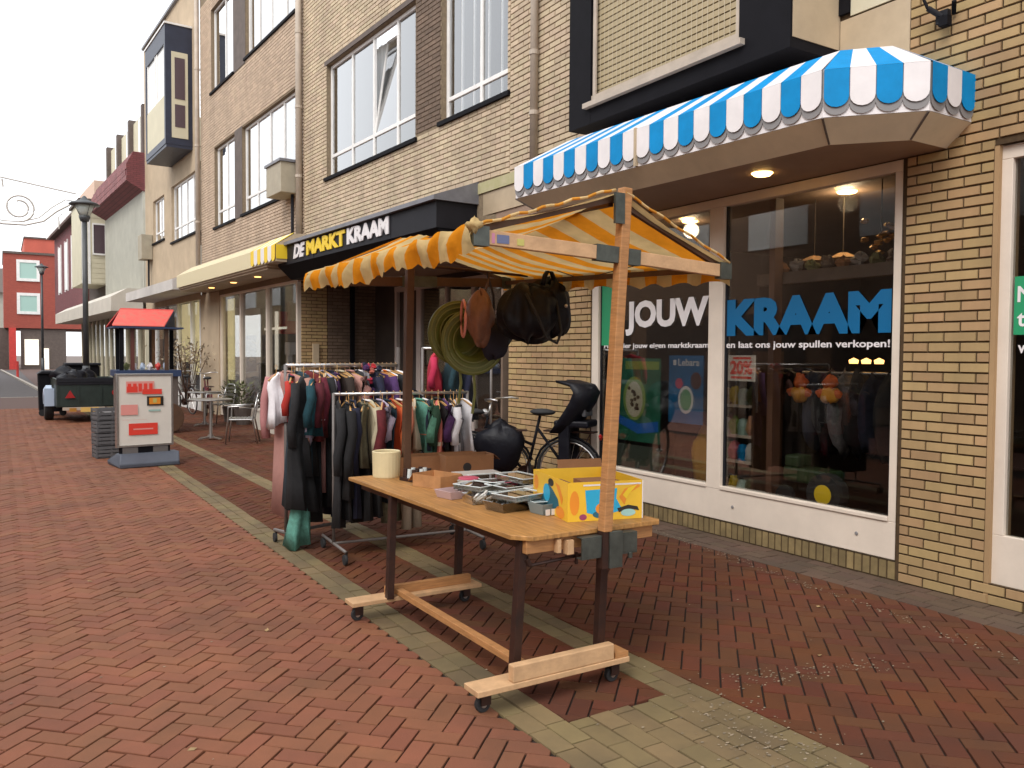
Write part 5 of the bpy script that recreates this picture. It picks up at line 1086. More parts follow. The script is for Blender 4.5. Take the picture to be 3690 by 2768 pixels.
# ------------------------------------------------------------------ bicycles
def bicycle(x, y, ang, label, m, lean=4, bags=False, seat=False, grp='bicycles parked in the street'):
    t = thing('bicycle', label, 'bicycle', (x, y, 0), grp)
    class LF(Fr):
        def __call__(s, a, b=0., c=0.): return s.o+s.ex*a+s.ey*(b+c*math.tan(R(lean)))+s.ez*c
    f = LF(x, y, ang); r = .34
    for cx in (-.55, .55):
        a = MB(f); a.tube([(cx+r*math.cos(k*math.pi/16), 0, r+.005+r*math.sin(k*math.pi/16)*.99) for k in range(32)], .017, 6, True); wl = a.build('wheel', M['rubber'], t)
        a = MB(f); a.tube([(cx+(r-.025)*math.cos(k*math.pi/12), 0, r+(r-.025)*math.sin(k*math.pi/12)) for k in range(24)], .008, 5, True)
        for k in range(14): a.tube([(cx, 0, r), (cx+(r-.03)*math.cos(k*math.pi/7), 0, r+(r-.03)*math.sin(k*math.pi/7))], .0014, 3)
        a.cyl((cx, -.04, r), (cx, .04, r), .02, n=8); a.build('rim', M['chrome'], wl)
        a = MB(f); a.tube([(cx+(r+.035)*math.cos(k*math.pi/10), 0, r+(r+.035)*math.sin(k*math.pi/10)) for k in range(0, 10)], .014, 5); a.build('mudguard', m, t)
    a = MB(f)
    for q in (((-.55, 0, r), (-.08, 0, .3)), ((-.55, 0, r), (-.2, 0, .8)), ((-.08, 0, .3), (-.24, 0, .92)), ((-.08, 0, .3), (.38, 0, .72)), ((-.17, 0, .6), (.37, 0, .8)), ((.36, 0, .9), (.43, 0, .62)), ((.43, 0, .62), (.55, 0, r))): a.tube(q, .016, 7)
    a.build('frame', m, t, smooth=True)
    a = MB(f); a.tube([(.36, 0, .88), (.33, 0, 1.02)], .014, 6); a.tube([(.12, -.28, 1.08), (.2, -.27, 1.09), (.32, -.15, 1.08), (.35, 0, 1.05), (.32, .15, 1.08), (.2, .27, 1.09), (.12, .28, 1.08)], .012, 6); a.build('handlebar', M['chrome'] if not bags else M['steel_dark'], t, smooth=True)
    a = MB(f); a.blob((.4, 0, .93), (.045, .04, .045), 10, 7, 0); a.build('headlamp', M['steel'], t)
    a = MB(f); a.blob((-.27, 0, .96), (.14, .09, .035), 12, 7, .05, 2); a.build('saddle', M['rubber'], t, smooth=True)
    a = MB(f); a.cyl((-.08, -.06, .3), (-.08, .06, .3), .09, n=14); a.bar((-.08, -.07, .3), (-.02, -.07, .14), .02); a.bar((-.08, .07, .3), (-.14, .07, .46), .02); a.box((-.06, -.14, .12), (.03, -.07, .14)); a.build('crank', M['steel_dark'], t)
    a = MB(f); a.box((-.85, -.07, .76), (-.3, .07, .775)); a.tube([(-.8, 0, .76), (-.56, 0, r)], .007, 4); a.build('carrier', M['steel_dark'], t)
    if bags:
        for s_ in (-1, 1): a = MB(f); a.blob((-.58, s_*.15, .6), (.24, .11, .24), 14, 9, .1, 5+s_, .5); a.build('pannier', M['bagblack'], t, smooth=True)
        a = MB(f); a.blob((.45, 0, 1.05), (.22, .2, .15), 22, 13, .13, 8, .8); a.blob((.12, .1, .85), (.2, .16, .2), 20, 12, .13, 3, .8); a.build('front_bag', M['bagblack'], t, smooth=True)
        a = MB(f); a.tube([(.45, -.1, 1.1), (.48, -.08, 1.22), (.55, -.05, 1.22), (.58, -.03, 1.1)], .012, 5); a.build('bag_handle', M['bagblack'], t)
    if seat:
        a = MB(f); a.ext([(-.45, -.17, .82), (-.45, .17, .82), (-.82, .17, .82), (-.82, -.17, .82)], (0, 0, .07)); a.build('seat_base', M['bagblack'], t, bevel=.02)
        a = MB(f); vs = []; n = 12; rows_ = [(-.62, .76, .22), (-.70, .86, .235), (-.78, .97, .25), (-.85, 1.08, .25), (-.89, 1.18, .24), (-.84, 1.26, .21), (-.68, 1.30, .17)]
        for (xx, zz, hw) in rows_:
            for k in range(n+1): a_ = -math.pi/2+math.pi*k/n; vs.append((xx+.2*(1-math.cos(a_)), hw*math.sin(a_), zz))
        a.add(vs, [(i*(n+1)+k, i*(n+1)+k+1, (i+1)*(n+1)+k+1, (i+1)*(n+1)+k) for i in range(len(rows_)-1) for k in range(n)]); sh = a.build('seat_shell', M['bagblack'], t, smooth=True); md = sh.modifiers.new('s', 'SOLIDIFY'); md.thickness = .03
        a = MB(f); a.box((-.78, -.13, .93), (-.74, .13, 1.2)); a.build('seat_pad', mat('grey_dotted_cloth', (.12, .12, .13), .8, noise=(60, .8)), t, bevel=.015)
        for s_ in (-1, 1): a = MB(f); a.box((-.62, s_*.15-.03, .45), (-.5, s_*.15+.03, .85)); a.build('leg_guard', M['bagblack'], t, bevel=.015)
        a = MB(f); a.blob((-.9, 0, .72), (.02, .04, .03), 8, 6); a.build('rear_light', M['lightred'], t)
bicycle(4.72, 7.42, 125, 'black bicycle with a hooded child seat leaning near the shop wall', M['black'], 3, seat=True)
bicycle(3.98, 7.72, 150, 'black bicycle loaded with dark bags behind the clothes rack', M['black'], 3, bags=True)
for i, (x, y, a_, lb, cm) in enumerate(((4.05, 22.6, 100, 'bicycle nearest the cafe column in the far row', 'steel_dark'), (3.7, 24.0, 95, 'middle bicycle of the far row outside the cafe', 'charcoal'), (3.55, 25.6, 80, 'farthest bicycle of the row outside the cafe', 'bluepaint'), (4.3, 20.9, 85, 'dark red bicycle in front of the cafe column', 'wine'))):
    bicycle(x, y, a_, lb, M[cm] if cm in M else cloth('wine red', COLS['wine red']), 3)
t = thing('leafless_shrub', 'pale dry shrub behind the far bicycles by the cafe column', 'shrub', (4.1, 23, 0)); rnd = random.Random(5)
a = MB()
for i in range(12):
    b = (4.1+rnd.gauss(0, .25), 22.6+rnd.gauss(0, .5), 1.3+rnd.random()*.55); a.tube([(4.15, 22.8, .3), ((4.15+b[0])/2, (22.8+b[1])/2, .9), b], .012, 3)
a.build('branch', M['darkwood'], t); a = MB()
for i in range(420):
    c = Vector((4.1+rnd.gauss(0, .3), 22.6+rnd.gauss(0, .6), 1.5+rnd.gauss(0, .2))); u = Vector((rnd.gauss(0, 1), rnd.gauss(0, 1), rnd.gauss(0, 1))).normalized()*.05; v = Vector((rnd.gauss(0, 1), rnd.gauss(0, 1), rnd.gauss(0, 1))).normalized()*.03
    a.quad(tuple(c-u), tuple(c+v), tuple(c+u), tuple(c-v))
a.build('leaf', mat('pale_dry_leaf', (.3, .24, .16), .9, var=.4), t)['kind'] = 'stuff'
for i, (x, y) in enumerate(((4.45, 19.3), (4.5, 18.4))):
    t = thing('potted_plant', ['potted plant with dark leaves beside the cafe table', 'second potted plant right behind the aluminium chair'][i], 'plant', (x, y, 0), 'potted plants by the cafe window')
    a = MB(); a.lathe((x, y, 0), [(.001, 0), (.14, 0), (.19, .35), (.17, .35), (.15, .3), (.001, .3)], 14); a.build('pot', M['darkpanel'], t); a = MB()
    for k in range(160):
        th = rnd.random()*6.28; rr = rnd.random()*.3; c = Vector((x+rr*math.cos(th), y+rr*math.sin(th), .4+rnd.random()*.5)); u = Vector((math.cos(th), math.sin(th), rnd.random()))*.09; v = Vector((-math.sin(th), math.cos(th), 0))*.025
        a.quad(tuple(c-u*.2), tuple(c+v), tuple(c+u), tuple(c-v))
    a.build('leaf', M['leaf'], t)['kind'] = 'stuff'

# ------------------------------------------------------------------ cafe table and chairs
def cafe_table(x, y, label, r=.37):
    t = thing('cafe_table', label, 'table', (x, y, 0), 'aluminium cafe tables'); a = MB(); a.lathe((x, y, .71), [(.001, 0), (r, 0), (r+.01, .008), (r+.01, .02), (r, .026), (.001, .026)], 28); a.build('tabletop', M['steel'], t)
    a = MB(); a.cyl((x, y, .05), (x, y, .71), .03); a.build('column', M['steel'], t)
    a = MB()
    for k in range(4): an = k*math.pi/2+.5; a.bar((x, y, .06), (x+.27*math.cos(an), y+.27*math.sin(an), .025), .035, .02)
    a.build('foot', M['steel'], t); a = MB(); a.cyl((x, y, .03), (x, y, .09), .055); a.build('hub', M['steel'], t)
def cafe_chair(x, y, ang, label):
    t = thing('cafe_chair', label, 'chair', (x, y, 0), 'aluminium cafe chairs'); f = Fr(x, y, ang)
    for s_ in (-1, 1):
        a = MB(f); a.tube([(.24, s_*.23, .01), (.2, s_*.235, .42), (.19, s_*.24, .64), (-.18, s_*.24, .66)], .014, 7); a.build('leg', M['steel'], t, smooth=True)
        a = MB(f); a.tube([(-.28, s_*.22, .01), (-.2, s_*.2, .42), (-.24, s_*.2, .62), (-.28, s_*.18, .8)], .014, 7); a.build('leg', M['steel'], t, smooth=True)
    a = MB(f); a.tube([(-.28, -.18, .8), (-.29, -.1, .86), (-.29, .1, .86), (-.28, .18, .8)], .014, 7); a.build('back_frame', M['steel'], t, smooth=True)
    for k in range(7): a = MB(f); a.box((-.19+k*.06, -.2, .43), (-.145+k*.06, .2, .442)); a.build('seat_slat', M['steel'], t)
    for z in (.6, .68, .76): a = MB(f); a.box((-.285, -.19, z), (-.27, .19, z+.045)); a.build('back_slat', M['steel'], t)
    a = MB(f); a.tube([(-.21, -.2, .42), (.2, -.21, .42), (.2, .21, .42), (-.21, .2, .42)], .011, 6, True); a.build('seat_frame', M['steel'], t)
cafe_table(3.2, 15.4, 'round aluminium cafe table standing left of the slatted chair')
cafe_chair(3.55, 14.6, 160, 'aluminium slatted chair nearest the clothes rack')
cafe_table(3.7, 18.4, 'second aluminium cafe table behind, in front of the potted plants', .33)
cafe_chair(3.0, 18.9, 20, 'farther slatted chair behind the front cafe table')
cafe_chair(4.15, 19.0, 200, 'slatted chair against the cafe front behind the plants')
a = MB(); a.box((4.45, 15.2, .38), (4.85, 17.4, .42)); a.box((4.47, 15.25, 0), (4.52, 17.35, .38)); a.box((4.78, 15.25, 0), (4.83, 17.35, .38)); o = a.build('bench', mat('pale_bench_paint', (.5, .45, .38), .6)); tag(o, 'low pale bench along the cafe front right of the chair', 'bench')

# ------------------------------------------------------------------ advertising board on its base
t = thing('sandwich_board', 'white framed advertising board with red print on a grey water base', 'sign', (1.7, 12.4, 0))
f = Fr(1.70, 12.42, 8)
a = MB(f); a.box((-.36, -.035, .27), (.36, .035, 1.25)); BP = a.build('panel', M['poster'], t, bevel=.004)
a = MB(f)
for q in (((-.375, -.045, .255), (.375, .045, .285)), ((-.375, -.045, 1.235), (.375, .045, 1.265)), ((-.375, -.0449, .285), (-.345, .0449, 1.235)), ((.345, -.0449, .285), (.375, .0449, 1.235))): a.box(*q)
a.build('frame', M['steel'], t, bevel=.004)
a = MB(f); a.ext([(-.40, -.32, 0), (-.42, -.32, .06), (-.34, -.1, .17), (-.34, .1, .17), (-.42, .32, .06), (-.40, .32, 0)], (.78, 0, 0)); a.build('base', M['basegrey'], t, bevel=.015)
a = MB(f); a.box((-.33, -.03, .15), (.33, .03, .254)); a.build('lower_panel', M['black'], t)
a = MB(f)
for x in (-.3, .1): a.box((x, -.036, .15), (x+.2, .036, .254))
a.build('bracket', M['greytube'], t)
def pr(x0, x1, z0, z1, m, k=0): a = MB(f); a.quad((x0, -.0455-k*.001, z0), (x1, -.0455-k*.001, z0), (x1, -.0455-k*.001, z1), (x0, -.0455-k*.001, z1)); a.build('print', M[m] if m in M else bpy.data.materials[m], BP)
pr(-.25, .12, 1.0, 1.16, 'pinkprint'); pr(-.24, -.1, 1.01, 1.09, 'redprint', 1); pr(-.04, .22, .98, 1.05, 'redprint', 1)
for i in range(5): pr(-.23+i*.07, -.185+i*.07, 1.02, 1.13, 'redprint', 2)
pr(.02, .24, .82, .95, 'black_print'); pr(.05, .2, .84, .93, 'orange_print', 1); pr(.1, .15, .86, .92, 'yellow_sticker', 2)
pr(-.32, -.1, .7, .84, 'pinkprint'); pr(.04, .2, .74, .765, 'teal'); pr(-.22, .16, .42, .58, 'redprint'); pr(-.16, .1, .49, .51, 'pinkprint', 1)
for i in range(4): pr(-.3, .02, .63-i*.0, .632, 'pinkprint')
# stacked crates
for i in range(4):
    lb = ['lowest', 'second', 'third', 'topmost'][i]
    t = thing('crate', f'{lb} grey plastic crate of the stack beside the advertising board', 'crate', (1.35, 13.55, .01+i*.185), 'stacked crates'); f = Fr(1.37, 13.55, 6+i*2, .005+i*.185)
    a = MB(f); a.box((-.2, -.14, 0), (.2, .14, .012)); a.build('bottom', M['crate'], t)
    for s_ in (-1, 1):
        for zz in (.02, .075, .13): a = MB(f); a.box((-.2, s_*.14-.006, zz), (.2, s_*.14+.006, zz+.04)); a.box((s_*.2-.006, -.14, zz), (s_*.2+.006, .14, zz+.04)); a.build('slat', M['crate'], t)
    for xx in (-.2, 0, .2):
        for yy in (-.14, .14): a = MB(f); a.box((xx-.012, yy-.008, .0), (xx+.012, yy+.008, .175)); a.build('post', M['crate'], t)
    a = MB(f); a.blob((0, 0, .1), (.17, .11, .05), 10, 6, .15, i); a.build('contents', M['greyprint'], t)

# ------------------------------------------------------------------ cart with the red roof
t = thing('roofed_cart', 'small market cart with a bright red pitched roof on dark posts', 'cart', (2.4, 17.5, 0))
a = MB(); a.ext([(1.79, 17.05, 2.06), (2.70, 17.05, 2.06), (2.96, 17.6, 2.39), (2.0, 17.6, 2.39)], (0, .02, .02)); a.build('roof', mat('red_sheet_roof', (.7, .06, .05), .5, noise=(9, .3), col2=(.5, .12, .08)), t)
a = MB(); a.ext([(2.70, 17.05, 2.05), (3.05, 18.1, 2.05), (2.96, 17.6, 2.39)], (.02, .02, 0)); a.build('gable', M['bluepaint'], t)
a = MB(); a.ext([(1.79, 18.1, 2.05), (3.05, 18.1, 2.05), (2.96, 17.6, 2.40), (2.0, 17.6, 2.40)], (0, .02, .02)); a.build('roof', M['redpaint'], t)
a = MB(); a.box((1.8, 17.05, 2.02), (3.05, 18.1, 2.05)); a.build('ceiling', M['bluepaint'], t)
for x, y, m_ in ((1.92, 17.12, 'black'), (2.12, 17.2, 'redpaint'), (2.72, 17.15, 'darkwood'), (2.95, 18.0, 'black'), (1.95, 18.0, 'black')): a = MB(); a.box((x, y, .3), (x+.07, y+.07, 2.03)); a.build('post', mat('dark_red_post', (.12, .03, .02), .5) if m_ == 'redpaint' else M[m_], t)
a = MB(); a.box((1.85, 17.05, 1.1), (3.0, 18.05, 1.22)); a.build('counter', M['bluepaint'], t); a = MB(); a.box((1.9, 17.1, .35), (2.95, 18.0, 1.1)); a.build('cart_body', M['darkpanel'], t)
for x in (2.1, 2.75): a = MB(); a.lathe((x, 17.04, .3), [(.05, -.03), (.29, -.03), (.3, 0), (.29, .03), (.05, .03)], 20, 'y'); a.build('wheel', M['darkwood'], t)
for i in range(6):
    a = MB(); a.blob((2.05+i*.14, 17.25+.05*(i % 2), 1.29), (.05, .05, .07), 8, 6, .15, i); o = a.build('ornament', M[['leaf', 'whitev', 'mudguard', 'whitev', 'redpaint', 'mudguard'][i]]); tag(o, ['green leafy ornament leftmost on the cart counter', 'white ornament second from left on the cart counter', 'pale blue ornament in the middle left of the cart counter', 'white ornament in the middle right of the cart counter', 'red ornament second from right on the cart counter', 'pale blue ornament rightmost on the cart counter'][i], 'ornament', 'ornaments on the cart')
# ------------------------------------------------------------------ trailer with its load
t = thing('trailer', 'dark green open box trailer with red tail lamps parked in the street', 'trailer', (1.7, 21.7, 0))
a = MB()
for q in (((1.04, 20.5, .36), (2.34, 20.54, .84)), ((1.04, 22.9, .36), (2.34, 22.94, .96)), ((1.04, 20.54, .36), (1.08, 22.9, .96)), ((2.3, 20.54, .36), (2.34, 22.9, .96)), ((1.04, 20.54, .34), (2.34, 22.9, .38))): a.box(*q)
a.build('box_body', M['trailer'], t, bevel=.006)
a = MB(); a.box((1.04, 20.48, .84), (2.34, 20.56, .99)); a.box((1.05, 20.47, .9), (2.33, 20.479, .92)); a.build('tailgate_top', M['charcoal'], t, bevel=.005)
for x in (1.04, 1.45, 1.9, 2.3): a = MB(); a.box((x, 20.485, .36), (x+.035, 20.499, .84)); a.build('rib', M['trailer'], t)
a = MB(); a.box((1.15, 20.46, .28), (1.98, 20.5, .345)); a.build('light_bar', M['pipe'], t); a = MB(); a.box((1.5, 20.45, .24), (1.86, 20.459, .34)); a.build('number_plate', M['plate'], t); a = MB(); a.box((1.28, 20.45, .25), (1.42, 20.459, .33)); a.build('lamp_unit', mat('amber_lens', (.4, .18, .02), .4), t)
for x in (1.3, 2.2): a = MB(); a.ext([(x-.1, 20.48, .55), (x+.1, 20.48, .55), (x+.0, 20.48, .72)], (0, -.012, 0)) if x < 2 else a.lathe((x, 20.47, .66), [(.001, 0), (.07, 0), (.07, -.012), (.001, -.012)], 14, 'y'); a.build('tail_lamp', M['lightred'], t)
for x in (.94, 2.4):
    a = MB(); a.lathe((x, 21.7, .31), [(.16, -.09), (.29, -.09), (.31, -.06), (.31, .06), (.29, .09), (.16, .09)], 24, 'x'); wl = a.build('wheel', M['rubber'], t); a = MB(); a.lathe((x, 21.7, .31), [(.001, -.07), (.16, -.07), (.16, .07), (.001, .07)], 16, 'x'); a.build('rim', M['steel'], wl)
a = MB(); a.tube([(.94, 21.35, .36), (.94, 21.4, .6), (.94, 21.7, .7), (.94, 22, .6), (.94, 22.05, .36)], .11, 6); a.build('mudguard', M['mudguard'], t); a = MB(); a.box((.83, 21.2, .34), (1.03, 21.24, .74)); a.build('mudflap', M['mudguard'], t)
a = MB(); a.bar((1.7, 22.9, .42), (1.7, 24.1, .42), .07); a.build('drawbar', M['charcoal'], t)
t2 = thing('load_cover', 'dark bundles and netted load heaped in the trailer', 'load', (1.4, 21.8, .4))
for i, (x, y, z, r_) in enumerate(((1.25, 21.2, .9, .2), (1.5, 21.7, .92, .24), (1.75, 22.3, .95, .22), (1.3, 22.4, 1.0, .25), (2.1, 21.6, .75, .2))): a = MB(); a.blob((x, y, z), (r_, r_*1.2, r_*.9), 12, 8, .12, i, .4); a.build('bundle', M['bagblack'], t2, smooth=True)
t2 = thing('container', 'black wheeled rubbish container standing left behind the trailer', 'container', (.95, 23.4, 0))
a = MB(); a.ext([(.80, 23.0, .1), (1.30, 23.0, .1), (1.34, 23.0, 1.02), (.78, 23.0, 1.02)], (0, .6, 0)); a.build('body', M['black'], t2, bevel=.02); a = MB(); a.ext([(.75, 22.95, 1.02), (1.37, 22.95, 1.02), (1.26, 22.95, 1.1), (.86, 22.95, 1.1)], (0, .7, 0)); a.build('lid', M['charcoal'], t2, bevel=.02)
for x in (.86, 1.3): a = MB(); a.cyl((x, 22.98, .08), (x, 23.04, .08), .08); a.build('wheel', M['rubber'], t2)
t2 = thing('container', 'lower dark container between the trailer and the lamp post', 'container', (1.9, 24.0, 0))
a = MB(); a.box((1.5, 24.9, .1), (2.3, 25.6, 1.2)); a.build('body', M['black'], t2, bevel=.04); a = MB(); a.box((1.47, 24.85, 1.2), (2.33, 25.65, 1.27)); a.build('lid', M['charcoal'], t2, bevel=.02)

# ------------------------------------------------------------------ street lamps
def street_lamp(x, y, h, label):
    t = thing('street_lamp', label, 'street lamp', (x, y, 0), 'street lamps')
    a = MB(); a.cyl((x, y, 0), (x, y, 1.2), .1, .09, 14); a.cyl((x, y, 1.2), (x, y, h-.6), .075, .06, 14); a.build('post', M['lamp_green'], t, smooth=True)
    a = MB(); a.lathe((x, y, h-.62), [(.02, 0), (.1, .02), (.13, .1), (.14, .16), (.001, .18)], 18); a.build('collar', M['lamp_green'], t, smooth=True)
    a = MB(); a.lathe((x, y, h-.46), [(.12, 0), (.24, .3), (.235, .3), (.11, .0)], 20); a.build('glass_cone', M['lampglass'], t, smooth=True)
    a = MB(); a.cyl((x, y, h-.46), (x, y, h-.2), .05); a.build('bulb_holder', M['whitev'], t)
    a = MB(); a.lathe((x, y, h-.18), [(.001, -.02), (.36, 0), (.38, .02), (.3, .07), (.12, .13), (.06, .2), (.03, .24), (.001, .25)], 24); a.build('hood', M['lamp_green'], t, smooth=True)
    for k in range(4): an = k*math.pi/2+.4; a = MB(); a.tube([(x+.1*math.cos(an), y+.1*math.sin(an), h-.5), (x+.28*math.cos(an), y+.28*math.sin(an), h-.17)], .008, 4); a.build('strut', M['lamp_green'], t)
street_lamp(1.94, 24.5, 5.6, 'grey street lamp with a flat hood behind the trailer')
street_lamp(2.19, 57, 6.8, 'farther street lamp in front of the bright red house')
t = thing('bollard', 'small red bollard beside the road in front of the red house', 'bollard', (.7, 60, 0)); a = MB(); a.cyl((.9, 58, 0), (.9, 58, 1.0), .07); a.build('post', M['redpaint'], t)
# ------------------------------------------------------------------ garland across the street
t = thing('street_garland', 'wire garland with scrolls hung across the street at the lamp', 'garland', (0, 24.5, 5.4))
X0 = 1.75
a = MB(); a.tube([(X0, 24.5, 5.70), (.9, 24.5, 5.82), (0, 24.5, 5.95), (-1.5, 24.5, 6.0), (-4, 24.5, 5.85), (-6.5, 24.5, 5.9)], .02, 5); a.build('wire', M['garl'], t)
def scroll(cx, cz, r, s_, turns=1.6):
    pts = []; n = 34
    for i in range(n): a_ = i/n*turns*2*math.pi; rr = r*(1-.55*i/n); pts.append((cx+s_*rr*math.cos(a_-1.6), 24.5, cz+rr*math.sin(a_-1.6)))
    b = MB(); b.tube(pts, .024, 4); b.build('scroll', M['garl'], t)
scroll(.46, 5.22, .36, 1); scroll(-.8, 5.3, .36, -1)
b = MB(); b.tube([(-.4, 24.5, 4.98), (.1, 24.5, 4.86), (.5, 24.5, 4.86), (.9, 24.5, 5.0), (1.2, 24.5, 5.3), (1.5, 24.5, 5.52), (1.72, 24.5, 5.5)], .016, 4); b.tube([(-.4, 24.5, 4.88), (.1, 24.5, 4.78), (.6, 24.5, 4.79), (1.0, 24.5, 4.92), (1.3, 24.5, 5.2), (1.6, 24.5, 5.4)], .024, 4); b.build('scroll', M['garl'], t)
b = MB(); b.tube([(1.35, 24.5, 4.75), (1.34, 24.5, 5.05), (1.42, 24.5, 5.15)], .014, 4); b.tube([(.1, 24.5, 5.9), (.12, 24.5, 5.7)], .02, 4); b.build('scroll', M['garl'], t)

# ------------------------------------------------------------------ things in the shop window
def poster(label, s0, s1, z0, z1, m, n=-.09, grp='posters in the shop window'):
    t = thing('poster', label, 'poster', FA((s0+s1)/2, n, z0), grp); a = MB(FA); a.box((s0, n-.004, z0), (s1, n, z1)); sh = a.build('sheet', m, t); return t, n
def pprint(t, n, pts, m, k=1): a = MB(FA); a.quad(*[(s, n+k*.0012, z) for s, z in pts]); a.build('print', m, t)
t, n = poster('green and blue poster with a pale round picture, left pane', 5.98, 6.72, .70, 1.53, mat('green_poster', (.03, .2, .12), .35, noise=(4, .5)))
pprint(t, n, disc(6.36, 1.13, .17, .22, 20), mat('olive_print', (.25, .35, .08), .4)); pprint(t, n, disc(6.36, 1.12, .13, .18, 20), M['creamwall'], 2)
for i in range(12): pprint(t, n, disc(6.36+random.uniform(-.08, .08), 1.12+random.uniform(-.12, .12), .025, .02, 8), M['darkwood'], 3)
pprint(t, n, [(6.0, .82), (6.3, .78), (6.7, .9), (6.7, .98), (6.3, .88), (6.0, .92)], mat('royal_print', (.02, .15, .55), .4), 2); pprint(t, n, [(6.0, 1.42), (6.5, 1.42), (6.5, 1.5), (6.0, 1.5)], bpy.data.materials['olive_print'], 1)
a = MB(FA); a.box((5.98, -.1, .44), (6.8, -.09, .66)); o = a.build('display_board', mat('grey_green_board', (.07, .09, .07), .5)); tag(o, 'grey green board standing below the green poster', 'board')
t, n = poster('dark blue poster with a white logo and round picture, left pane', 5.41, 5.86, .93, 1.56, mat('blue_poster', (.015, .17, .4), .35, noise=(3, .4)))
pprint(t, n, disc(5.63, 1.15, .1, .13, 20), M['whitev']); pprint(t, n, disc(5.63, 1.15, .075, .1, 18), mat('leaf_print', (.15, .35, .2), .4), 2); pprint(t, n, disc(5.72, 1.3, .05, .05, 12), M['pinkcup'], 2); pprint(t, n, disc(5.5, 1.33, .07, .08, 12), mat('maroon_print', (.08, .03, .03), .5), 2)
pprint(t, n, [(5.80, 1.47), (5.76, 1.47), (5.76, 1.52), (5.80, 1.52)], M['whitev'], 2)
text_obj('Lebara', FA, 5.73, 1.465, .27, .065, n+.003, M['whitev'], t, 'lettering', .01, .0004)
t, n = poster('white sign with large red 20% lettering, top left of the right pane', 4.78, 5.085, 1.345, 1.565, M['poster'], -.06)
text_obj('20%', FA, 5.06, 1.40, .25, .12, n+.002, M['redprint'], t, 'lettering', .04, .0005)
pprint(t, n, [(5.05, 1.365), (4.82, 1.365), (4.82, 1.385), (5.05, 1.385)], M['redprint']); pprint(t, n, [(5.03, 1.53), (4.83, 1.53), (4.83, 1.55), (5.03, 1.55)], M['redprint'])
a = MB(FA); a.box((5.42, -.35, .14), (6.0, -.3, 1.5)); o = a.build('display_board', mat('dark_brown_board', (.05, .02, .015), .6)); tag(o, 'dark brown board standing behind the blue poster', 'board')
a = MB(FA); a.blob((5.55, -.24, .62), (.13, .06, .26), 14, 9, .12, 4); o = a.build('costume', mat('yellow_plush', (.45, .24, .02), .8), smooth=True); tag(o, 'yellow plush costume at the foot of the left pane', 'costume')
# shelf unit
t = thing('shelf_unit', 'white shelf unit full of small colourful goods, right pane', 'shelf', FA(5.3, -.5, .13))
for z in (.28, .60, .83, 1.10, 1.44): a = MB(FA); a.box((5.03, -.65, z), (5.56, -.3, z+.022)); a.build('shelf', M['white'], t)
a = MB(FA); a.box((5.56, -.66, .13), (5.59, -.29, 1.6)); a.box((4.99, -.66, .13), (5.02, -.29, 1.6)); a.build('side_panel', M['darkwood'], t)
gm = [M['leaf'], mat('lime_plastic', (.2, .35, .05), .4), M['mint'], M['white_china'], M['yellowv'], M['blue'], M['card_pale'], M['pinkcup'], M['teal']]; gn = ['dark green', 'lime green', 'mint green', 'white', 'yellow', 'blue', 'orange brown', 'pink', 'teal']
for si, z in enumerate((.302, .622, .852, 1.122)):
    for i in range(5):
        k = (si*3+i*2) % 9; x = 5.08+i*.1; a = MB(FA)
        if i % 2: a.lathe(Vector((x, -.36, z)), [(.001, 0), (.042, 0), (.052, .08), (.034, .14), (.001, .15)], 10)
        else: a.blob((x, -.36, z+.08), (.055, .05, .08), 10, 7, .15, i+si)
        o = a.build('trinket', gm[k]); tag(o, f'{gn[k]} trinket, {ORD[4-i]} from the left on the {["lowest", "second", "third", "top"][si]} shelf', 'trinket', 'goods on the shelf unit')
t = thing('coat_rail', 'rail of dark coats inside the shop behind the right pane', 'clothes rail', FA(4.4, -.7, .9))
a = MB(FA); a.cyl((3.9, -.75, 1.42), (4.85, -.75, 1.42), .012); a.build('rail', M['chrome'], t)
for i in range(6): a = MB(FA); a.blob((4.0+i*.14, -.75, 1.08), (.07, .2, .33), 12, 9, .1, i); a.build('coat', cloth(['black', 'navy', 'charcoal', 'grey', 'black', 'navy'][i], COLS[['black', 'navy', 'charcoal', 'grey', 'black', 'navy'][i]]), t, smooth=True)
for i, (s_, m_, lb) in enumerate(((4.72, 'card_pale', 'left orange and yellow toy bird on the coat rail'), (4.42, 'yellowv', 'right orange and yellow toy bird on the coat rail'))):
    t = thing('toy_bird', lb, 'toy', FA(s_, -.55, 1.22), 'toys behind the right pane')
    a = MB(FA); a.blob((s_, -.55, 1.24), (.085, .06, .07), 14, 9, .1, i); a.build('body', mat('toy_yellow', (.6, .26, .02), .6) if i == 0 else bpy.data.materials['toy_yellow'], t, smooth=True)
    a = MB(FA); a.blob((s_-.01, -.54, 1.34), (.06, .05, .06), 12, 8, .2, i+2); a.build('head', mat('toy_orange', (.5, .1, .02), .6) if i == 0 else bpy.data.materials['toy_orange'], t, smooth=True)
    a = MB(FA); a.blob((s_+.08, -.54, 1.25), (.05, .02, .035), 8, 6); a.blob((s_-.08, -.54, 1.25), (.05, .02, .035), 8, 6); a.build('wing', bpy.data.materials['toy_orange'], t)
t = thing('toy_tractor', 'dark toy tractor with yellow hubbed wheel behind the right pane', 'toy tractor', FA(4.3, -.45, .13))
a = MB(FA); a.lathe(Vector((4.27, -.35, .45)), [(.08, -.06), (.16, -.06), (.17, -.03), (.17, .03), (.16, .06), (.08, .06)], 24, 'y'); wl = a.build('wheel', M['rubber'], t); a = MB(FA); a.lathe(Vector((4.27, -.35, .45)), [(.001, -.065), (.08, -.065), (.08, .065), (.03, .07), (.001, .07)], 18, 'y'); a.build('hub', M['yellowv'], wl)
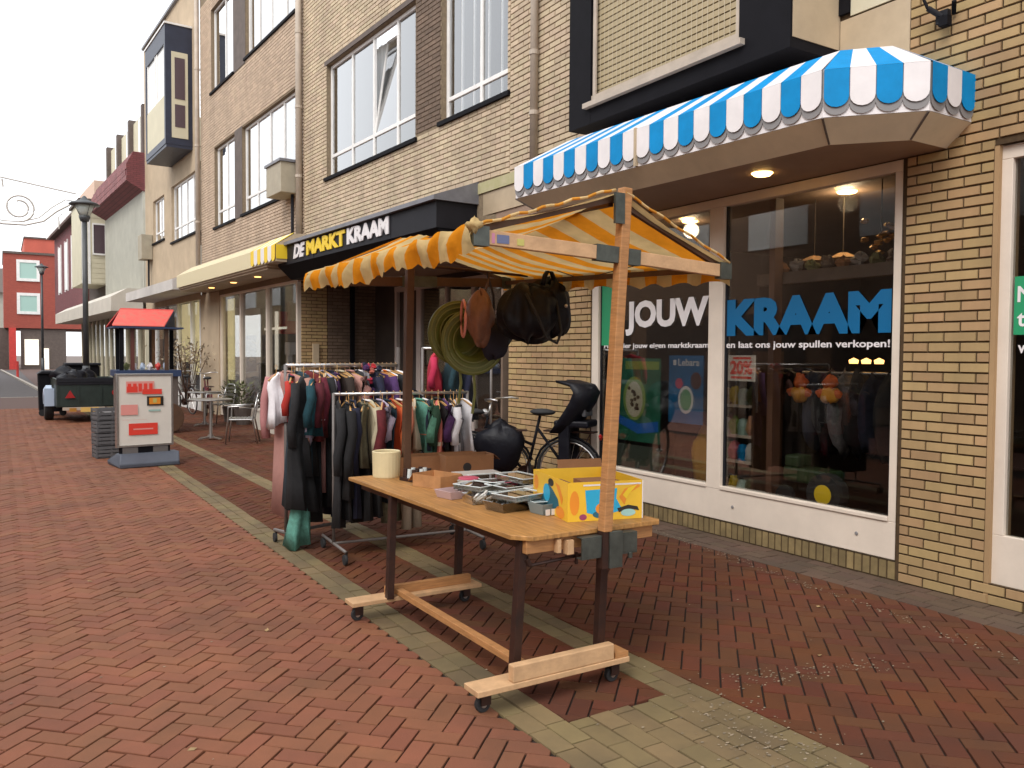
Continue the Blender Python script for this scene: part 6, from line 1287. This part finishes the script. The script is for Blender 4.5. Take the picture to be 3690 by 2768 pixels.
a = MB(FA); a.box((4.3, -.6, .5), (4.75, -.38, .62)); a.box((4.6, -.58, .62), (4.75, -.4, .72)); a.build('body', mat('dark_green_plastic', (.03, .05, .02), .4), t, bevel=.02); a = MB(FA); a.cyl((4.68, -.36, .38), (4.68, -.32, .38), .09); a.build('wheel', M['rubber'], t); a = MB(FA); a.box((4.05, -.6, .13), (4.85, -.3, .27)); a.build('plinth', M['darkwood'], t)
a = MB(FA); a.box((4.80, -.4, .13), (4.86, -.3, 2.9)); o = a.build('inner_post', mat('red_brown_post', (.13, .06, .035), .6)); tag(o, 'red brown timber post inside the right pane beside the shelf', 'post')
a = MB(FA); a.tube([(3.72+.1*math.cos(k*.45), -.6, 1.33+.1*math.sin(k*.45)) for k in range(14)], .022, 6, True); o = a.build('wreath', M['greyprint'], smooth=True); tag(o, 'dim grey ring wreath hanging at the right of the pane', 'wreath')
for i, (s_, n_, lb) in enumerate(((4.55, -.9, 'round ceiling lamp glowing in the top right of the right pane'), (6.45, -.9, 'round ceiling lamp glowing at the top of the left pane'))):
    l_ = bpy.data.lights.new('lamp', 'POINT'); l_.energy = 3.5; l_.color = (1, .78, .5); l_.shadow_soft_size = .08; lo = bpy.data.objects.new('ceiling_lamp_light', l_); C.objects.link(lo); lo.location = FA(s_, n_, 2.88)
    a = MB(FA); a.lathe(Vector((s_, n_, 2.965)), [(.001, 0), (.075, 0), (.085, .012), (.001, .013)], 18); o = a.build('ceiling_lamp', M['bulb']); tag(o, lb, 'ceiling lamp', 'ceiling lamps in the shop')
for i, s_ in enumerate((4.95, 4.65)):
    t = thing('pendant_lamp', ['left flat brass pendant lamp in the right pane', 'right flat brass pendant lamp in the right pane'][i], 'pendant lamp', FA(s_, -1.0, 2.55), 'pendant lamps'); a = MB(FA); a.lathe(Vector((s_+.0, -1.0, 2.42)), [(.001, .05), (.04, .05), (.14, .0), (.13, .0), (.03, .03), (.001, .03)], 18); a.build('lamp_shade', mat('brass_shade', (.55, .35, .2), .5) if i == 0 else bpy.data.materials['brass_shade'], t); a = MB(FA); a.cyl((s_, -1, 2.47), (s_, -1, 2.98), .004); a.build('cable', M['cord'], t)
t = thing('pendant_lamp', 'golden ornamental pendant lamp at the upper right of the pane', 'pendant lamp', FA(4.05, -.9, 2.5), 'pendant lamps'); rnd = random.Random(9)
for i in range(12): a = MB(FA); a.blob((4.08+rnd.gauss(0, .07), -.7+rnd.gauss(0, .05), 2.5+rnd.gauss(0, .08)), (.035, .03, .02), 8, 6, .2, i); a.build('ornament', mat('gold_leaf', (.4, .22, .05), .35, .7) if i == 0 else bpy.data.materials['gold_leaf'], t)
a = MB(FA); a.cyl((4.08, -.7, 2.55), (4.08, -.7, 2.98), .005); a.build('cable', M['cord'], t)
a = MB(FA); a.box((3.5, -.5, 2.18), (5.1, -.42, 2.28)); o = a.build('display_rail', M['darkpanel']); tag(o, 'horizontal grey rail crossing the right pane above the lettering', 'rail')
for i in range(9):
    a = MB(FA); s_ = 3.65+i*.15; a.blob((s_, -.46, 2.31+.02*(i % 2)), (.06, .05, .05), 8, 6, .2, i); o = a.build('bundle', [M['card'], M['darkpanel'], M['leaf'], M['greyprint']][i % 4]); tag(o, f'small {["brown", "dark", "green", "grey"][i % 4]} bundle on the window rail, {ORD[8-i]} from the left', 'bundle', 'bundles on the window rail')
for i in range(3): a = MB(FA); a.lathe(Vector((4.45-i*.12, -.9, 1.5)), [(.001, 0), (.035, 0), (.04, .03), (.001, .05)], 10); o = a.build('lamp_bulb', M['bulb2']); tag(o, ['left', 'middle', 'right'][i]+' of three warm bulbs glowing above the toy birds', 'bulb', 'warm bulbs above the toys')
